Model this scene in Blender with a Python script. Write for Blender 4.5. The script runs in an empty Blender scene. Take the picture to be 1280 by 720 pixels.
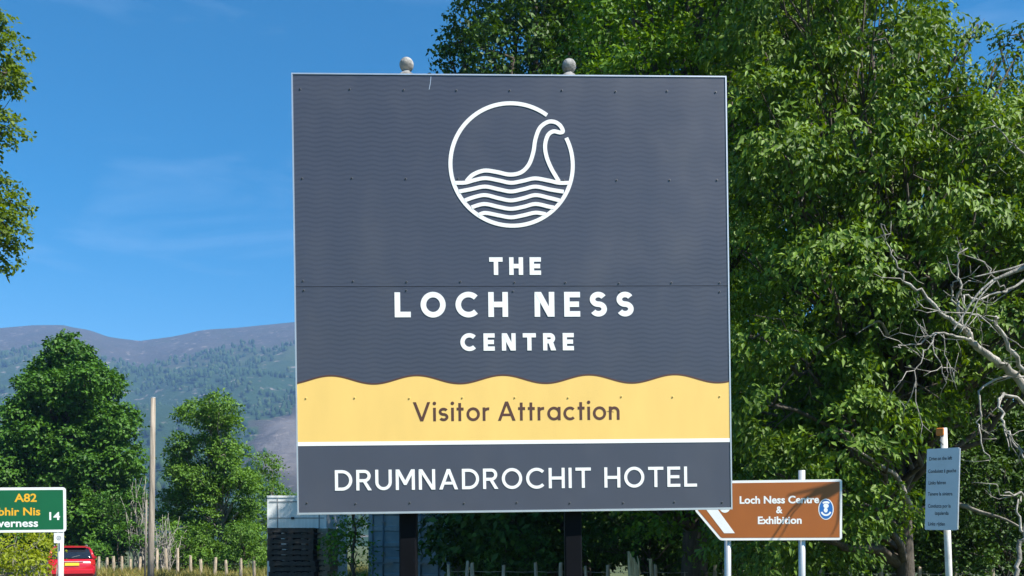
import bpy, math, random
import numpy as np
from mathutils import Vector, Matrix

S = bpy.context.scene
C = S.collection
RAD = math.radians
random.seed(7)

# ------------------------------------------------------------------ camera, sky, sun, exposure
F = 1100.0            # focal length in photograph pixels (1280 wide)
HZ = 680.0            # row of the horizon
EYE = 1.6             # eye height, metres
cd = bpy.data.cameras.new('camera')
cd.sensor_width = 36.0
cd.lens = 36.0 * F / 1280.0
cd.shift_y = (HZ - 360.0) / 1280.0
cd.clip_start = 0.1
cd.clip_end = 20000.0
cam = bpy.data.objects.new('camera', cd)
cam.location = (0, 0, EYE)
cam.rotation_euler = (RAD(90), 0, 0)
C.objects.link(cam)
S.camera = cam

SUN_EL, SUN_AZ = RAD(49), RAD(123)      # azimuth clockwise from +Y: behind the camera, to the right
SUNV = Vector((math.cos(SUN_EL) * math.sin(SUN_AZ), math.cos(SUN_EL) * math.cos(SUN_AZ), math.sin(SUN_EL)))

W = bpy.data.worlds.new('World')
S.world = W
W.use_nodes = True
wn, wl = W.node_tree.nodes, W.node_tree.links
wn.clear()
w_out = wn.new('ShaderNodeOutputWorld')
w_bg = wn.new('ShaderNodeBackground')
w_sky = wn.new('ShaderNodeTexSky')
w_sky.sky_type = 'NISHITA'
w_sky.sun_disc = False
w_sky.sun_elevation = SUN_EL
w_sky.sun_rotation = SUN_AZ
w_sky.altitude = 50
w_sky.air_density = 1.0
w_sky.dust_density = 0.0
w_sky.ozone_density = 2.0
w_bg.inputs['Strength'].default_value = 0.075
# thin high wisps of cloud
w_tc = wn.new('ShaderNodeTexCoord')
w_mp = wn.new('ShaderNodeMapping')
w_mp.inputs['Scale'].default_value = (1.6, 1.6, 7.0)
w_mp.inputs['Location'].default_value = (0.3, 0.1, 0.55)
w_nz = wn.new('ShaderNodeTexNoise')
w_nz.inputs['Scale'].default_value = 2.1
w_nz.inputs['Detail'].default_value = 7
w_nz.inputs['Roughness'].default_value = 0.55
w_nz.inputs['Distortion'].default_value = 0.6
w_rp = wn.new('ShaderNodeValToRGB')
w_rp.color_ramp.elements[0].position = 0.56
w_rp.color_ramp.elements[1].position = 0.85
w_rp.color_ramp.elements[1].color = (0.30, 0.30, 0.30, 1)
w_mx = wn.new('ShaderNodeMixRGB')
w_mx.inputs['Color2'].default_value = (3.6, 5.2, 7.4, 1)
wl.new(w_tc.outputs['Generated'], w_mp.inputs['Vector'])
wl.new(w_mp.outputs['Vector'], w_nz.inputs['Vector'])
wl.new(w_nz.outputs['Fac'], w_rp.inputs['Fac'])
wl.new(w_rp.outputs['Color'], w_mx.inputs['Fac'])
w_hs = wn.new('ShaderNodeHueSaturation')
w_hs.inputs['Saturation'].default_value = 1.55
w_hs.inputs['Hue'].default_value = 0.492
wl.new(w_sky.outputs['Color'], w_hs.inputs['Color'])
wl.new(w_hs.outputs['Color'], w_mx.inputs['Color1'])
wl.new(w_mx.outputs['Color'], w_bg.inputs['Color'])
wl.new(w_bg.outputs['Background'], w_out.inputs['Surface'])

sd = bpy.data.lights.new('sun', 'SUN')
sd.energy = 5.0
sd.angle = RAD(0.5)
sd.color = (1.0, 0.95, 0.87)
sun = bpy.data.objects.new('sun', sd)
sun.rotation_euler = SUNV.to_track_quat('Z', 'Y').to_euler()
sun.location = SUNV * 60
C.objects.link(sun)

S.view_settings.view_transform = 'Standard'
S.view_settings.look = 'None'
S.view_settings.exposure = 1.1
S.view_settings.gamma = 1.0
S.view_settings.use_curve_mapping = False
S.render.engine = 'CYCLES'
S.cycles.use_denoising = True
S.cycles.max_bounces = 8
S.cycles.diffuse_bounces = 3
S.cycles.glossy_bounces = 3
S.cycles.transmission_bounces = 4
S.cycles.transparent_max_bounces = 8
S.cycles.volume_bounces = 0
S.cycles.sample_clamp_indirect = 6.0


def P(px, py, Y):
    """world point at depth Y whose direction is the photograph's pixel"""
    return Vector(((px - 640.0) / F * Y, Y, EYE + (HZ - py) / F * Y))


# ------------------------------------------------------------------ materials
def new_mat(name):
    m = bpy.data.materials.new(name)
    m.use_nodes = True
    nt = m.node_tree
    return m, nt.nodes, nt.links, nt.nodes['Principled BSDF']


def mat(name, col, rough=0.6, metal=0.0, var=0.15, scale=6.0, bump=0.0, bscale=40.0, spec=0.5, stretch=(1, 1, 1), col2=None, coat=0.0, detail=5.0):
    m, n, l, b = new_mat(name)
    b.inputs['Roughness'].default_value = rough
    b.inputs['Metallic'].default_value = metal
    b.inputs['Specular IOR Level'].default_value = spec
    b.inputs['Coat Weight'].default_value = coat
    b.inputs['Coat Roughness'].default_value = 0.06
    tc = n.new('ShaderNodeTexCoord')
    mp = n.new('ShaderNodeMapping')
    mp.inputs['Scale'].default_value = stretch
    l.new(tc.outputs['Object'], mp.inputs['Vector'])
    nz = n.new('ShaderNodeTexNoise')
    nz.inputs['Scale'].default_value = scale
    nz.inputs['Detail'].default_value = detail
    l.new(mp.outputs['Vector'], nz.inputs['Vector'])
    rp = n.new('ShaderNodeValToRGB')
    c2 = col2 if col2 else tuple(c * (1 - var) for c in col)
    c1 = col if col2 else tuple(min(1, c * (1 + var)) for c in col)
    rp.color_ramp.elements[0].color = (*c2, 1)
    rp.color_ramp.elements[1].color = (*c1, 1)
    rp.color_ramp.elements[0].position = 0.32
    rp.color_ramp.elements[1].position = 0.68
    l.new(nz.outputs['Fac'], rp.inputs['Fac'])
    l.new(rp.outputs['Color'], b.inputs['Base Color'])
    if bump > 0:
        n2 = n.new('ShaderNodeTexNoise')
        n2.inputs['Scale'].default_value = bscale
        n2.inputs['Detail'].default_value = 6
        l.new(mp.outputs['Vector'], n2.inputs['Vector'])
        bp = n.new('ShaderNodeBump')
        bp.inputs['Strength'].default_value = bump
        bp.inputs['Distance'].default_value = 0.02
        l.new(n2.outputs['Fac'], bp.inputs['Height'])
        l.new(bp.outputs['Normal'], b.inputs['Normal'])
    return m


def leaf_mat(name, dark, light, trans=0.35, rough=0.42, spec=0.5):
    m, n, l, b = new_mat(name)
    at = n.new('ShaderNodeAttribute')
    at.attribute_name = 'tint'
    rp = n.new('ShaderNodeValToRGB')
    rp.color_ramp.elements[0].color = (*dark, 1)
    rp.color_ramp.elements[1].color = (*light, 1)
    ye = rp.color_ramp.elements.new(0.93)
    ye.color = (*light, 1)
    rp.color_ramp.elements[2].color = (light[0] * 1.5, light[1] * 1.08, light[2] * 1.1, 1)
    l.new(at.outputs['Fac'], rp.inputs['Fac'])
    l.new(rp.outputs['Color'], b.inputs['Base Color'])
    b.inputs['Roughness'].default_value = rough
    b.inputs['Specular IOR Level'].default_value = spec
    tr = n.new('ShaderNodeBsdfTranslucent')
    hs = n.new('ShaderNodeHueSaturation')
    hs.inputs['Saturation'].default_value = 1.15
    hs.inputs['Value'].default_value = 1.5
    hs.inputs['Hue'].default_value = 0.485
    l.new(rp.outputs['Color'], hs.inputs['Color'])
    l.new(hs.outputs['Color'], tr.inputs['Color'])
    mx = n.new('ShaderNodeMixShader')
    mx.inputs['Fac'].default_value = trans
    l.new(b.outputs['BSDF'], mx.inputs[1])
    l.new(tr.outputs['BSDF'], mx.inputs[2])
    l.new(mx.outputs['Shader'], n['Material Output'].inputs['Surface'])
    return m


def sign_face_mat():
    """dark slate print with fine wavy lines"""
    m, n, l, b = new_mat('slate_print')
    tc = n.new('ShaderNodeTexCoord')
    sx = n.new('ShaderNodeSeparateXYZ')
    l.new(tc.outputs['Object'], sx.inputs['Vector'])

    def mth(op, a, bb=None):
        k = n.new('ShaderNodeMath')
        k.operation = op
        for i, v in enumerate((a, bb)):
            if v is None:
                continue
            if isinstance(v, (int, float)):
                k.inputs[i].default_value = v
            else:
                l.new(v, k.inputs[i])
        return k.outputs[0]
    wob = mth('MULTIPLY', mth('SINE', mth('MULTIPLY', sx.outputs['X'], 2 * math.pi / 0.125)), 0.0046)
    ph = mth('MULTIPLY', mth('ADD', sx.outputs['Z'], wob), 2 * math.pi / 0.0262)
    wave = mth('ADD', mth('MULTIPLY', mth('SINE', ph), 0.5), 0.5)
    wave = mth('POWER', wave, 2.0)
    # the waves stop where the plain lower part of the lower sheet begins
    lim = mth('GREATER_THAN', sx.outputs['Z'], -0.52)
    wave = mth('MULTIPLY', wave, lim)
    nz = n.new('ShaderNodeTexNoise')
    nz.inputs['Scale'].default_value = 1.4
    nz.inputs['Detail'].default_value = 5
    l.new(tc.outputs['Object'], nz.inputs['Vector'])
    fac = mth('MULTIPLY', wave, mth('ADD', mth('MULTIPLY', nz.outputs['Fac'], 0.9), 0.05))
    mx = n.new('ShaderNodeMixRGB')
    mx.inputs['Color1'].default_value = (0.055, 0.060, 0.084, 1)
    mx.inputs['Color2'].default_value = (0.034, 0.037, 0.055, 1)
    l.new(fac, mx.inputs['Fac'])
    # faint streaks of dirt
    mp = n.new('ShaderNodeMapping')
    mp.inputs['Scale'].default_value = (1.7, 1, 1.1)
    l.new(tc.outputs['Object'], mp.inputs['Vector'])
    n2 = n.new('ShaderNodeTexNoise')
    n2.inputs['Scale'].default_value = 2.0
    n2.inputs['Detail'].default_value = 8
    l.new(mp.outputs['Vector'], n2.inputs['Vector'])
    rp = n.new('ShaderNodeValToRGB')
    rp.color_ramp.elements[0].position = 0.5
    rp.color_ramp.elements[1].position = 0.9
    rp.color_ramp.elements[1].color = (0.20, 0.20, 0.20, 1)
    l.new(n2.outputs['Fac'], rp.inputs['Fac'])
    m2 = n.new('ShaderNodeMixRGB')
    m2.inputs['Color2'].default_value = (0.12, 0.12, 0.125, 1)
    l.new(rp.outputs['Color'], m2.inputs['Fac'])
    l.new(mx.outputs['Color'], m2.inputs['Color1'])
    l.new(m2.outputs['Color'], b.inputs['Base Color'])
    rr = mth('ADD', mth('MULTIPLY', n2.outputs['Fac'], 0.14), 0.28)
    l.new(rr, b.inputs['Roughness'])
    b.inputs['Specular IOR Level'].default_value = 0.6
    n4 = n.new('ShaderNodeTexNoise')
    n4.inputs['Scale'].default_value = 2.2
    n4.inputs['Detail'].default_value = 2
    l.new(tc.outputs['Object'], n4.inputs['Vector'])
    bp = n.new('ShaderNodeBump')
    bp.inputs['Strength'].default_value = 0.25
    bp.inputs['Distance'].default_value = 0.03
    l.new(n4.outputs['Fac'], bp.inputs['Height'])
    l.new(bp.outputs['Normal'], b.inputs['Normal'])
    return m


def ground_mat():
    m, n, l, b = new_mat('grass_ground')
    tc = n.new('ShaderNodeTexCoord')
    n1 = n.new('ShaderNodeTexNoise')
    n1.inputs['Scale'].default_value = 0.25
    n1.inputs['Detail'].default_value = 9
    n1.inputs['Roughness'].default_value = 0.7
    l.new(tc.outputs['Object'], n1.inputs['Vector'])
    rp = n.new('ShaderNodeValToRGB')
    rp.color_ramp.elements[0].color = (0.035, 0.055, 0.014, 1)
    rp.color_ramp.elements[1].color = (0.10, 0.115, 0.035, 1)
    rp.color_ramp.elements[0].position = 0.35
    rp.color_ramp.elements[1].position = 0.68
    l.new(n1.outputs['Fac'], rp.inputs['Fac'])
    l.new(rp.outputs['Color'], b.inputs['Base Color'])
    b.inputs['Roughness'].default_value = 0.9
    n2 = n.new('ShaderNodeTexNoise')
    n2.inputs['Scale'].default_value = 14
    n2.inputs['Detail'].default_value = 6
    l.new(tc.outputs['Object'], n2.inputs['Vector'])
    bp = n.new('ShaderNodeBump')
    bp.inputs['Strength'].default_value = 0.8
    bp.inputs['Distance'].default_value = 0.06
    l.new(n2.outputs['Fac'], bp.inputs['Height'])
    l.new(bp.outputs['Normal'], b.inputs['Normal'])
    return m


def hill_mat():
    m, n, l, b = new_mat('moorland')
    tc = n.new('ShaderNodeTexCoord')
    at = n.new('ShaderNodeAttribute')
    at.attribute_name = 'cover'       # 0 wooded pasture low down, 1 heather moor, 2 pale bare slope
    n1 = n.new('ShaderNodeTexNoise')
    n1.inputs['Scale'].default_value = 0.012
    n1.inputs['Detail'].default_value = 9
    n1.inputs['Roughness'].default_value = 0.68
    l.new(tc.outputs['Object'], n1.inputs['Vector'])
    a = n.new('ShaderNodeMath')
    a.operation = 'MULTIPLY_ADD'
    a.inputs[1].default_value = 1.1
    a.inputs[2].default_value = -0.55
    l.new(n1.outputs['Fac'], a.inputs[0])
    s = n.new('ShaderNodeMath')
    s.operation = 'ADD'
    l.new(at.outputs['Fac'], s.inputs[0])
    l.new(a.outputs[0], s.inputs[1])
    d = n.new('ShaderNodeMath')
    d.operation = 'DIVIDE'
    d.inputs[1].default_value = 2.0
    l.new(s.outputs[0], d.inputs[0])
    rp = n.new('ShaderNodeValToRGB')
    e = rp.color_ramp.elements
    e[0].color = (0.022, 0.048, 0.018, 1)
    e[0].position = 0.1
    e[1].color = (0.14, 0.125, 0.115, 1)
    e[1].position = 0.95
    x = e.new(0.30); x.color = (0.040, 0.060, 0.022, 1)
    x = e.new(0.46); x.color = (0.050, 0.048, 0.038, 1)
    x = e.new(0.62); x.color = (0.066, 0.058, 0.050, 1)
    l.new(d.outputs[0], rp.inputs['Fac'])
    # small rock speckle
    n3 = n.new('ShaderNodeTexNoise')
    n3.inputs['Scale'].default_value = 0.06
    n3.inputs['Detail'].default_value = 7
    l.new(tc.outputs['Object'], n3.inputs['Vector'])
    r3 = n.new('ShaderNodeValToRGB')
    r3.color_ramp.elements[0].position = 0.60
    r3.color_ramp.elements[1].position = 0.72
    l.new(n3.outputs['Fac'], r3.inputs['Fac'])
    mx = n.new('ShaderNodeMixRGB')
    mx.inputs['Color2'].default_value = (0.19, 0.165, 0.15, 1)
    l.new(r3.outputs['Color'], mx.inputs['Fac'])
    l.new(rp.outputs['Color'], mx.inputs['Color1'])
    l.new(mx.outputs['Color'], b.inputs['Base Color'])
    b.inputs['Roughness'].default_value = 0.95
    b.inputs['Specular IOR Level'].default_value = 0.1
    bp = n.new('ShaderNodeBump')
    bp.inputs['Strength'].default_value = 1.0
    bp.inputs['Distance'].default_value = 14
    l.new(n1.outputs['Fac'], bp.inputs['Height'])
    l.new(bp.outputs['Normal'], b.inputs['Normal'])
    return m


M = {
    'slate': sign_face_mat(),
    'slate_plain': mat('slate_plain', (0.046, 0.052, 0.078), 0.42, var=0.10, scale=2.0),
    'white_print': mat('white_print', (0.80, 0.80, 0.79), 0.45, var=0.03, scale=3),
    'yellow_print': mat('yellow_print', (0.80, 0.535, 0.155), 0.45, var=0.04, scale=2.0, stretch=(3, 1, 1)),
    'brown_print': mat('brown_print', (0.085, 0.035, 0.022), 0.5, var=0.05),
    'alu': mat('aluminium_trim', (0.62, 0.63, 0.65), 0.38, 0.7, 0.06, 10),
    'black_post': mat('black_post_paint', (0.0035, 0.004, 0.006), 0.6, var=0.2, scale=8, spec=0.1),
    'grey_wood': mat('weathered_finial', (0.23, 0.225, 0.215), 0.85, var=0.55, scale=22, bump=0.4, bscale=60),
    'screw': mat('dark_screw', (0.02, 0.02, 0.022), 0.5, 0.6),
    'screw_pale': mat('painted_screw', (0.42, 0.27, 0.09), 0.5),
    'screw_rim': mat('screw_washer', (0.10, 0.105, 0.12), 0.45, 0.5),
    'sign_green': mat('road_sign_green', (0.004, 0.115, 0.042), 0.42, var=0.07, scale=2.5),
    'sign_white': mat('road_sign_white', (0.80, 0.81, 0.80), 0.42, var=0.04, scale=4),
    'sign_yellow': mat('road_sign_yellow', (0.80, 0.42, 0.02), 0.42, var=0.04, scale=4),
    'sign_brown': mat('road_sign_brown', (0.335, 0.098, 0.015), 0.42, var=0.07, scale=2.2),
    'sign_blue': mat('road_sign_blue', (0.015, 0.13, 0.42), 0.4, var=0.05, scale=4),
    'notice': mat('notice_plate', (0.60, 0.66, 0.74), 0.5, var=0.05, scale=5),
    'black_ink': mat('black_ink', (0.015, 0.016, 0.03), 0.5, var=0.1),
    'galv': mat('galvanised_pole', (0.56, 0.57, 0.58), 0.42, 0.35, 0.12, 14, stretch=(1, 1, 0.2)),
    'pale_pole': mat('pale_grey_pole', (0.60, 0.59, 0.56), 0.55, 0.0, 0.12, 12),
    'orange': mat('orange_reflector', (0.55, 0.17, 0.02), 0.35, var=0.08),
    'bark': mat('bark', (0.075, 0.062, 0.048), 0.9, var=0.4, scale=14, bump=0.8, bscale=35, stretch=(1, 1, 0.3)),
    'bark_pale': mat('bark_pale', (0.22, 0.20, 0.17), 0.85, var=0.4, scale=9, bump=0.6, bscale=30, stretch=(1, 1, 0.35)),
    'deadwood': mat('dead_wood', (0.31, 0.29, 0.255), 0.9, var=0.5, scale=9, bump=1.0, bscale=38, stretch=(1, 1, 0.4)),
    'straw': mat('split_pale_wood', (0.58, 0.48, 0.29), 0.85, var=0.4, scale=18, bump=0.6, bscale=50, stretch=(1, 1, 0.15)),
    'post_wood': mat('fence_wood', (0.40, 0.33, 0.24), 0.85, var=0.35, scale=16, bump=0.6, bscale=60, stretch=(1, 1, 0.25)),
    'pole_wood': mat('pole_wood', (0.27, 0.235, 0.19), 0.9, var=0.4, scale=12, bump=0.6, bscale=60, stretch=(1, 1, 0.08)),
    'wire': mat('fence_wire', (0.28, 0.27, 0.26), 0.5, 0.7),
    'dark_timber': mat('dark_pallet_wood', (0.040, 0.035, 0.032), 0.85, var=0.35, scale=9, bump=0.4),
    'pale_timber': mat('pale_pallet_wood', (0.46, 0.38, 0.30), 0.85, var=0.25, scale=9, bump=0.4),
    'cabin_white': mat('cabin_white', (0.74, 0.76, 0.75), 0.5, var=0.08, scale=3, stretch=(4, 1, 0.6)),
    'cabin_grey': mat('cabin_seam', (0.22, 0.23, 0.24), 0.6),
    'cont_blue': mat('container_blue', (0.27, 0.34, 0.38), 0.5, 0.0, 0.3, 4, bump=0.15, col2=(0.17, 0.25, 0.30)),
    'cont_steel': mat('container_rod', (0.16, 0.20, 0.23), 0.45, 0.5, 0.2, 9),
    'red_paint': mat('red_car_paint', (0.48, 0.008, 0.020), 0.28, 0.1, 0.05, 4, coat=0.8),
    'glass': mat('dark_car_glass', (0.012, 0.016, 0.022), 0.06, var=0.1, spec=0.8),
    'tyre': mat('tyre_rubber', (0.015, 0.015, 0.015), 0.8),
    'rim': mat('alloy_rim', (0.5, 0.5, 0.52), 0.3, 0.8),
    'tail_red': mat('tail_lamp_red', (0.45, 0.01, 0.01), 0.15, var=0.1, coat=0.6),
    'plate_yellow': mat('number_plate', (0.80, 0.58, 0.04), 0.4, var=0.03),
    'black_plastic': mat('black_plastic', (0.02, 0.02, 0.02), 0.5),
    'asphalt': mat('asphalt', (0.055, 0.055, 0.057), 0.85, var=0.25, scale=3, bump=0.3, bscale=80),
    'kerb': mat('kerb_concrete', (0.32, 0.31, 0.29), 0.85, var=0.2, scale=4, bump=0.3),
    'road_paint': mat('road_paint', (0.72, 0.72, 0.70), 0.7, var=0.12, scale=6),
    'ground': ground_mat(),
    'hill': hill_mat(),
    'leaf_cherry': leaf_mat('leaf_cherry', (0.018, 0.056, 0.008), (0.175, 0.29, 0.026), 0.22, 0.55, 0.28),
    'leaf_bright': leaf_mat('leaf_bright', (0.026, 0.086, 0.01), (0.19, 0.34, 0.026), 0.26, 0.55, 0.28),
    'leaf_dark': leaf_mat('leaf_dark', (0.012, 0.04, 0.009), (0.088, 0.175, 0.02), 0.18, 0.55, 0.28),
    'leaf_syc': leaf_mat('leaf_sycamore', (0.014, 0.062, 0.008), (0.095, 0.225, 0.02), 0.22, 0.55, 0.28),
    'leaf_ash': leaf_mat('leaf_ash', (0.03, 0.09, 0.014), (0.15, 0.285, 0.034), 0.28, 0.55, 0.28),
    'leaf_lime': leaf_mat('leaf_lime', (0.06, 0.11, 0.012), (0.18, 0.26, 0.028), 0.42, 0.55, 0.28),
    'leaf_hedge': leaf_mat('leaf_hedge', (0.11, 0.16, 0.01), (0.34, 0.4, 0.022), 0.4, 0.55, 0.28),
    'leaf_far': leaf_mat('leaf_far_wood', (0.012, 0.034, 0.012), (0.035, 0.070, 0.020), 0.0, 0.8, 0.1),
    'grass': leaf_mat('grass_blades', (0.10, 0.125, 0.020), (0.34, 0.30, 0.085), 0.30, 0.6),
}

# ------------------------------------------------------------------ building helpers
WORLD = {}     # world matrix of every object that may be a parent


def adopt(o, parent, loc=Vector((0, 0, 0))):
    WORLD[o.name] = o.matrix_basis.copy()
    if parent is not None:
        o.parent = parent
        o.matrix_parent_inverse = WORLD[parent.name].inverted()


def thing(name, label, cat, loc, group=None):
    o = bpy.data.objects.new(name, None)
    o.empty_display_size = 0.3
    o.location = loc
    C.objects.link(o)
    WORLD[o.name] = o.matrix_basis.copy()
    tag(o, label, cat, group)
    return o


def tag(o, label=None, cat=None, group=None, kind=None):
    if label: o['label'] = label
    if cat: o['category'] = cat
    if group: o['group'] = group
    if kind: o['kind'] = kind
    return o


def link_mesh(name, me, parent=None, loc=(0, 0, 0), rot=None, scale=None):
    o = bpy.data.objects.new(name, me)
    o.location = loc
    if rot is not None: o.rotation_euler = rot
    if scale is not None: o.scale = scale
    C.objects.link(o)
    adopt(o, parent, Vector(loc))
    return o


class MB:
    """collects faces of one mesh"""
    def __init__(self):
        self.v, self.f = [], []

    def add(self, vs, fs):
        k = len(self.v)
        self.v += [tuple(p) for p in vs]
        self.f += [tuple(i + k for i in q) for q in fs]
        return self

    def box(self, a, b, fr=None, taper=None):
        x0, y0, z0 = a
        x1, y1, z1 = b
        vs = [(x0, y0, z0), (x1, y0, z0), (x1, y1, z0), (x0, y1, z0), (x0, y0, z1), (x1, y0, z1), (x1, y1, z1), (x0, y1, z1)]
        if fr: vs = [fr.pt(*p) for p in vs]
        return self.add(vs, [(0, 3, 2, 1), (4, 5, 6, 7), (0, 1, 5, 4), (1, 2, 6, 5), (2, 3, 7, 6), (3, 0, 4, 7)])

    def bevbox(self, a, b, c, fr=None):
        """box whose vertical and horizontal edges are chamfered by c"""
        x0, y0, z0 = a
        x1, y1, z1 = b
        vs, idx = [], {}
        for i, x in enumerate((x0, x1)):
            for j, y in enumerate((y0, y1)):
                for k, z in enumerate((z0, z1)):
                    sx, sy, sz = (1 - 2 * i) * c, (1 - 2 * j) * c, (1 - 2 * k) * c
                    idx[i, j, k] = len(vs)
                    vs += [(x, y + sy, z + sz), (x + sx, y, z + sz), (x + sx, y + sy, z)]
        q = lambda i, j, k, a: idx[i, j, k] + a
        fs = [(q(0, 0, 0, 0), q(0, 0, 1, 0), q(0, 1, 1, 0), q(0, 1, 0, 0)), (q(1, 0, 0, 0), q(1, 1, 0, 0), q(1, 1, 1, 0), q(1, 0, 1, 0)),
              (q(0, 0, 0, 1), q(1, 0, 0, 1), q(1, 0, 1, 1), q(0, 0, 1, 1)), (q(0, 1, 0, 1), q(0, 1, 1, 1), q(1, 1, 1, 1), q(1, 1, 0, 1)),
              (q(0, 0, 0, 2), q(0, 1, 0, 2), q(1, 1, 0, 2), q(1, 0, 0, 2)), (q(0, 0, 1, 2), q(1, 0, 1, 2), q(1, 1, 1, 2), q(0, 1, 1, 2))]
        for k in (0, 1):
            for j in (0, 1): fs.append((q(0, j, k, 1), q(1, j, k, 1), q(1, j, k, 2), q(0, j, k, 2)))
            for i in (0, 1): fs.append((q(i, 0, k, 0), q(i, 1, k, 0), q(i, 1, k, 2), q(i, 0, k, 2)))
        for i in (0, 1):
            for j in (0, 1): fs.append((q(i, j, 0, 0), q(i, j, 1, 0), q(i, j, 1, 1), q(i, j, 0, 1)))
        for key, k0 in idx.items(): fs.append((k0, k0 + 1, k0 + 2))
        if fr: vs = [fr.pt(*p) for p in vs]
        return self.add(vs, fs)

    def tube(self, pts, rad, n=6, cap=True):
        pts = [Vector(p) for p in pts]
        vs, fs = [], []
        prev = None
        for i, p in enumerate(pts):
            d = (pts[min(i + 1, len(pts) - 1)] - pts[max(i - 1, 0)])
            d = d.normalized() if d.length > 1e-9 else Vector((0, 0, 1))
            if prev is None:
                a = d.orthogonal().normalized()
            else:
                a = (prev - d * prev.dot(d))
                a = a.normalized() if a.length > 1e-6 else d.orthogonal().normalized()
            prev = a
            b = d.cross(a)
            r = rad[i] if isinstance(rad, (list, tuple)) else rad
            for k in range(n):
                t = 2 * math.pi * k / n
                vs.append(p + (a * math.cos(t) + b * math.sin(t)) * r)
        for i in range(len(pts) - 1):
            for k in range(n):
                fs.append((i * n + k, i * n + (k + 1) % n, (i + 1) * n + (k + 1) % n, (i + 1) * n + k))
        if cap:
            fs.append(tuple(reversed(range(n))))
            fs.append(tuple(range((len(pts) - 1) * n, len(pts) * n)))
        return self.add(vs, fs)

    def lathe(self, prof, centre, n=20, axis=Matrix.Identity(3)):
        c = Vector(centre)
        vs, fs = [], []
        for r, z in prof:
            for k in range(n):
                t = 2 * math.pi * k / n
                vs.append(c + axis @ Vector((r * math.cos(t), r * math.sin(t), z)))
        for i in range(len(prof) - 1):
            for k in range(n):
                fs.append((i * n + k, i * n + (k + 1) % n, (i + 1) * n + (k + 1) % n, (i + 1) * n + k))
        fs.append(tuple(reversed(range(n))))
        fs.append(tuple(range((len(prof) - 1) * n, len(prof) * n)))
        return self.add(vs, fs)

    def prism(self, poly, y0, y1, fr):
        """polygon in (x, z) of a frame, extruded from y0 to y1 of it"""
        k = len(poly)
        vs = [fr.pt(x, y0, z) for x, z in poly] + [fr.pt(x, y1, z) for x, z in poly]
        fs = [tuple(range(k)), tuple(reversed(range(k, 2 * k)))]
        fs += [(i, (i + 1) % k, k + (i + 1) % k, k + i) for i in range(k)]
        return self.add(vs, fs)

    def ribbon(self, pts, t, y0, y1, fr, closed=False):
        """a stroke of width t along a polyline in (x, z) of a frame, with mitred joins"""
        p = [Vector((a, b)) for a, b in pts]
        n = len(p)
        lft, rgt = [], []
        for i in range(n):
            if closed:
                d0, d1 = (p[i] - p[i - 1]).normalized(), (p[(i + 1) % n] - p[i]).normalized()
            else:
                d0 = (p[i] - p[i - 1]).normalized() if i else (p[1] - p[0]).normalized()
                d1 = (p[i + 1] - p[i]).normalized() if i < n - 1 else d0
            n0, n1 = Vector((-d0.y, d0.x)), Vector((-d1.y, d1.x))
            mm = (n0 + n1)
            mm = mm.normalized() if mm.length > 1e-6 else n0
            k = t / 2 / max(0.35, mm.dot(n0))
            lft.append(p[i] + mm * k)
            rgt.append(p[i] - mm * k)
        vs = []
        for a, b in zip(lft, rgt):
            vs += [fr.pt(a.x, y0, a.y), fr.pt(b.x, y0, b.y), fr.pt(a.x, y1, a.y), fr.pt(b.x, y1, b.y)]
        fs = []
        for i in range(n if closed else n - 1):
            a, b = 4 * i, 4 * ((i + 1) % n)
            fs += [(a, a + 1, b + 1, b), (a, b, b + 2, a + 2), (a + 1, a + 3, b + 3, b + 1)]
        if not closed:
            a, b = 0, 4 * (n - 1)
            fs += [(a, a + 2, a + 3, a + 1), (b, b + 1, b + 3, b + 2)]
        return self.add(vs, fs)

    def mesh(self, name, material, smooth=False):
        me = bpy.data.meshes.new(name)
        me.from_pydata(self.v, [], self.f)
        me.materials.append(M[material])
        me.update()
        import bmesh
        bm = bmesh.new(); bm.from_mesh(me)
        bmesh.ops.recalc_face_normals(bm, faces=bm.faces)
        bm.to_mesh(me); bm.free()
        if smooth:
            me.polygons.foreach_set('use_smooth', [True] * len(me.polygons))
        return me

    def build(self, name, material, parent=None, smooth=False):
        return link_mesh(name, self.mesh(name, material, smooth), parent)

    def build_local(self, name, material, parent, matrix, smooth=False):
        """the same, for vertices given in a local frame that the object's own matrix carries"""
        o = bpy.data.objects.new(name, self.mesh(name, material, smooth))
        C.objects.link(o)
        o.matrix_basis = matrix
        adopt(o, parent, matrix.to_translation())
        return o


class Frame:
    """x along a plate, y out of its back (so the face looks along -y), z up the plate"""
    def __init__(self, origin, yaw=0.0, roll=0.0, pitch=0.0):
        self.o = Vector(origin)
        self.r = (Matrix.Rotation(yaw, 3, 'Z') @ Matrix.Rotation(pitch, 3, 'X') @ Matrix.Rotation(roll, 3, 'Y'))

    def pt(self, x, y, z):
        return self.o + self.r @ Vector((x, y, z))

    def loc(self, px, py):
        """(x, z) on the plate under a pixel of the photograph"""
        e = Vector((0, 0, EYE))
        d = Vector(((px - 640) / F, 1, (HZ - py) / F))
        nrm = self.r @ Vector((0, 1, 0))
        t = (self.o - e).dot(nrm) / d.dot(nrm)
        q = self.r.transposed() @ (e + d * t - self.o)
        return q.x, q.z

    def m4(self):
        return Matrix.Translation(self.o) @ self.r.to_4x4()


ID = Frame((0, 0, 0))


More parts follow.
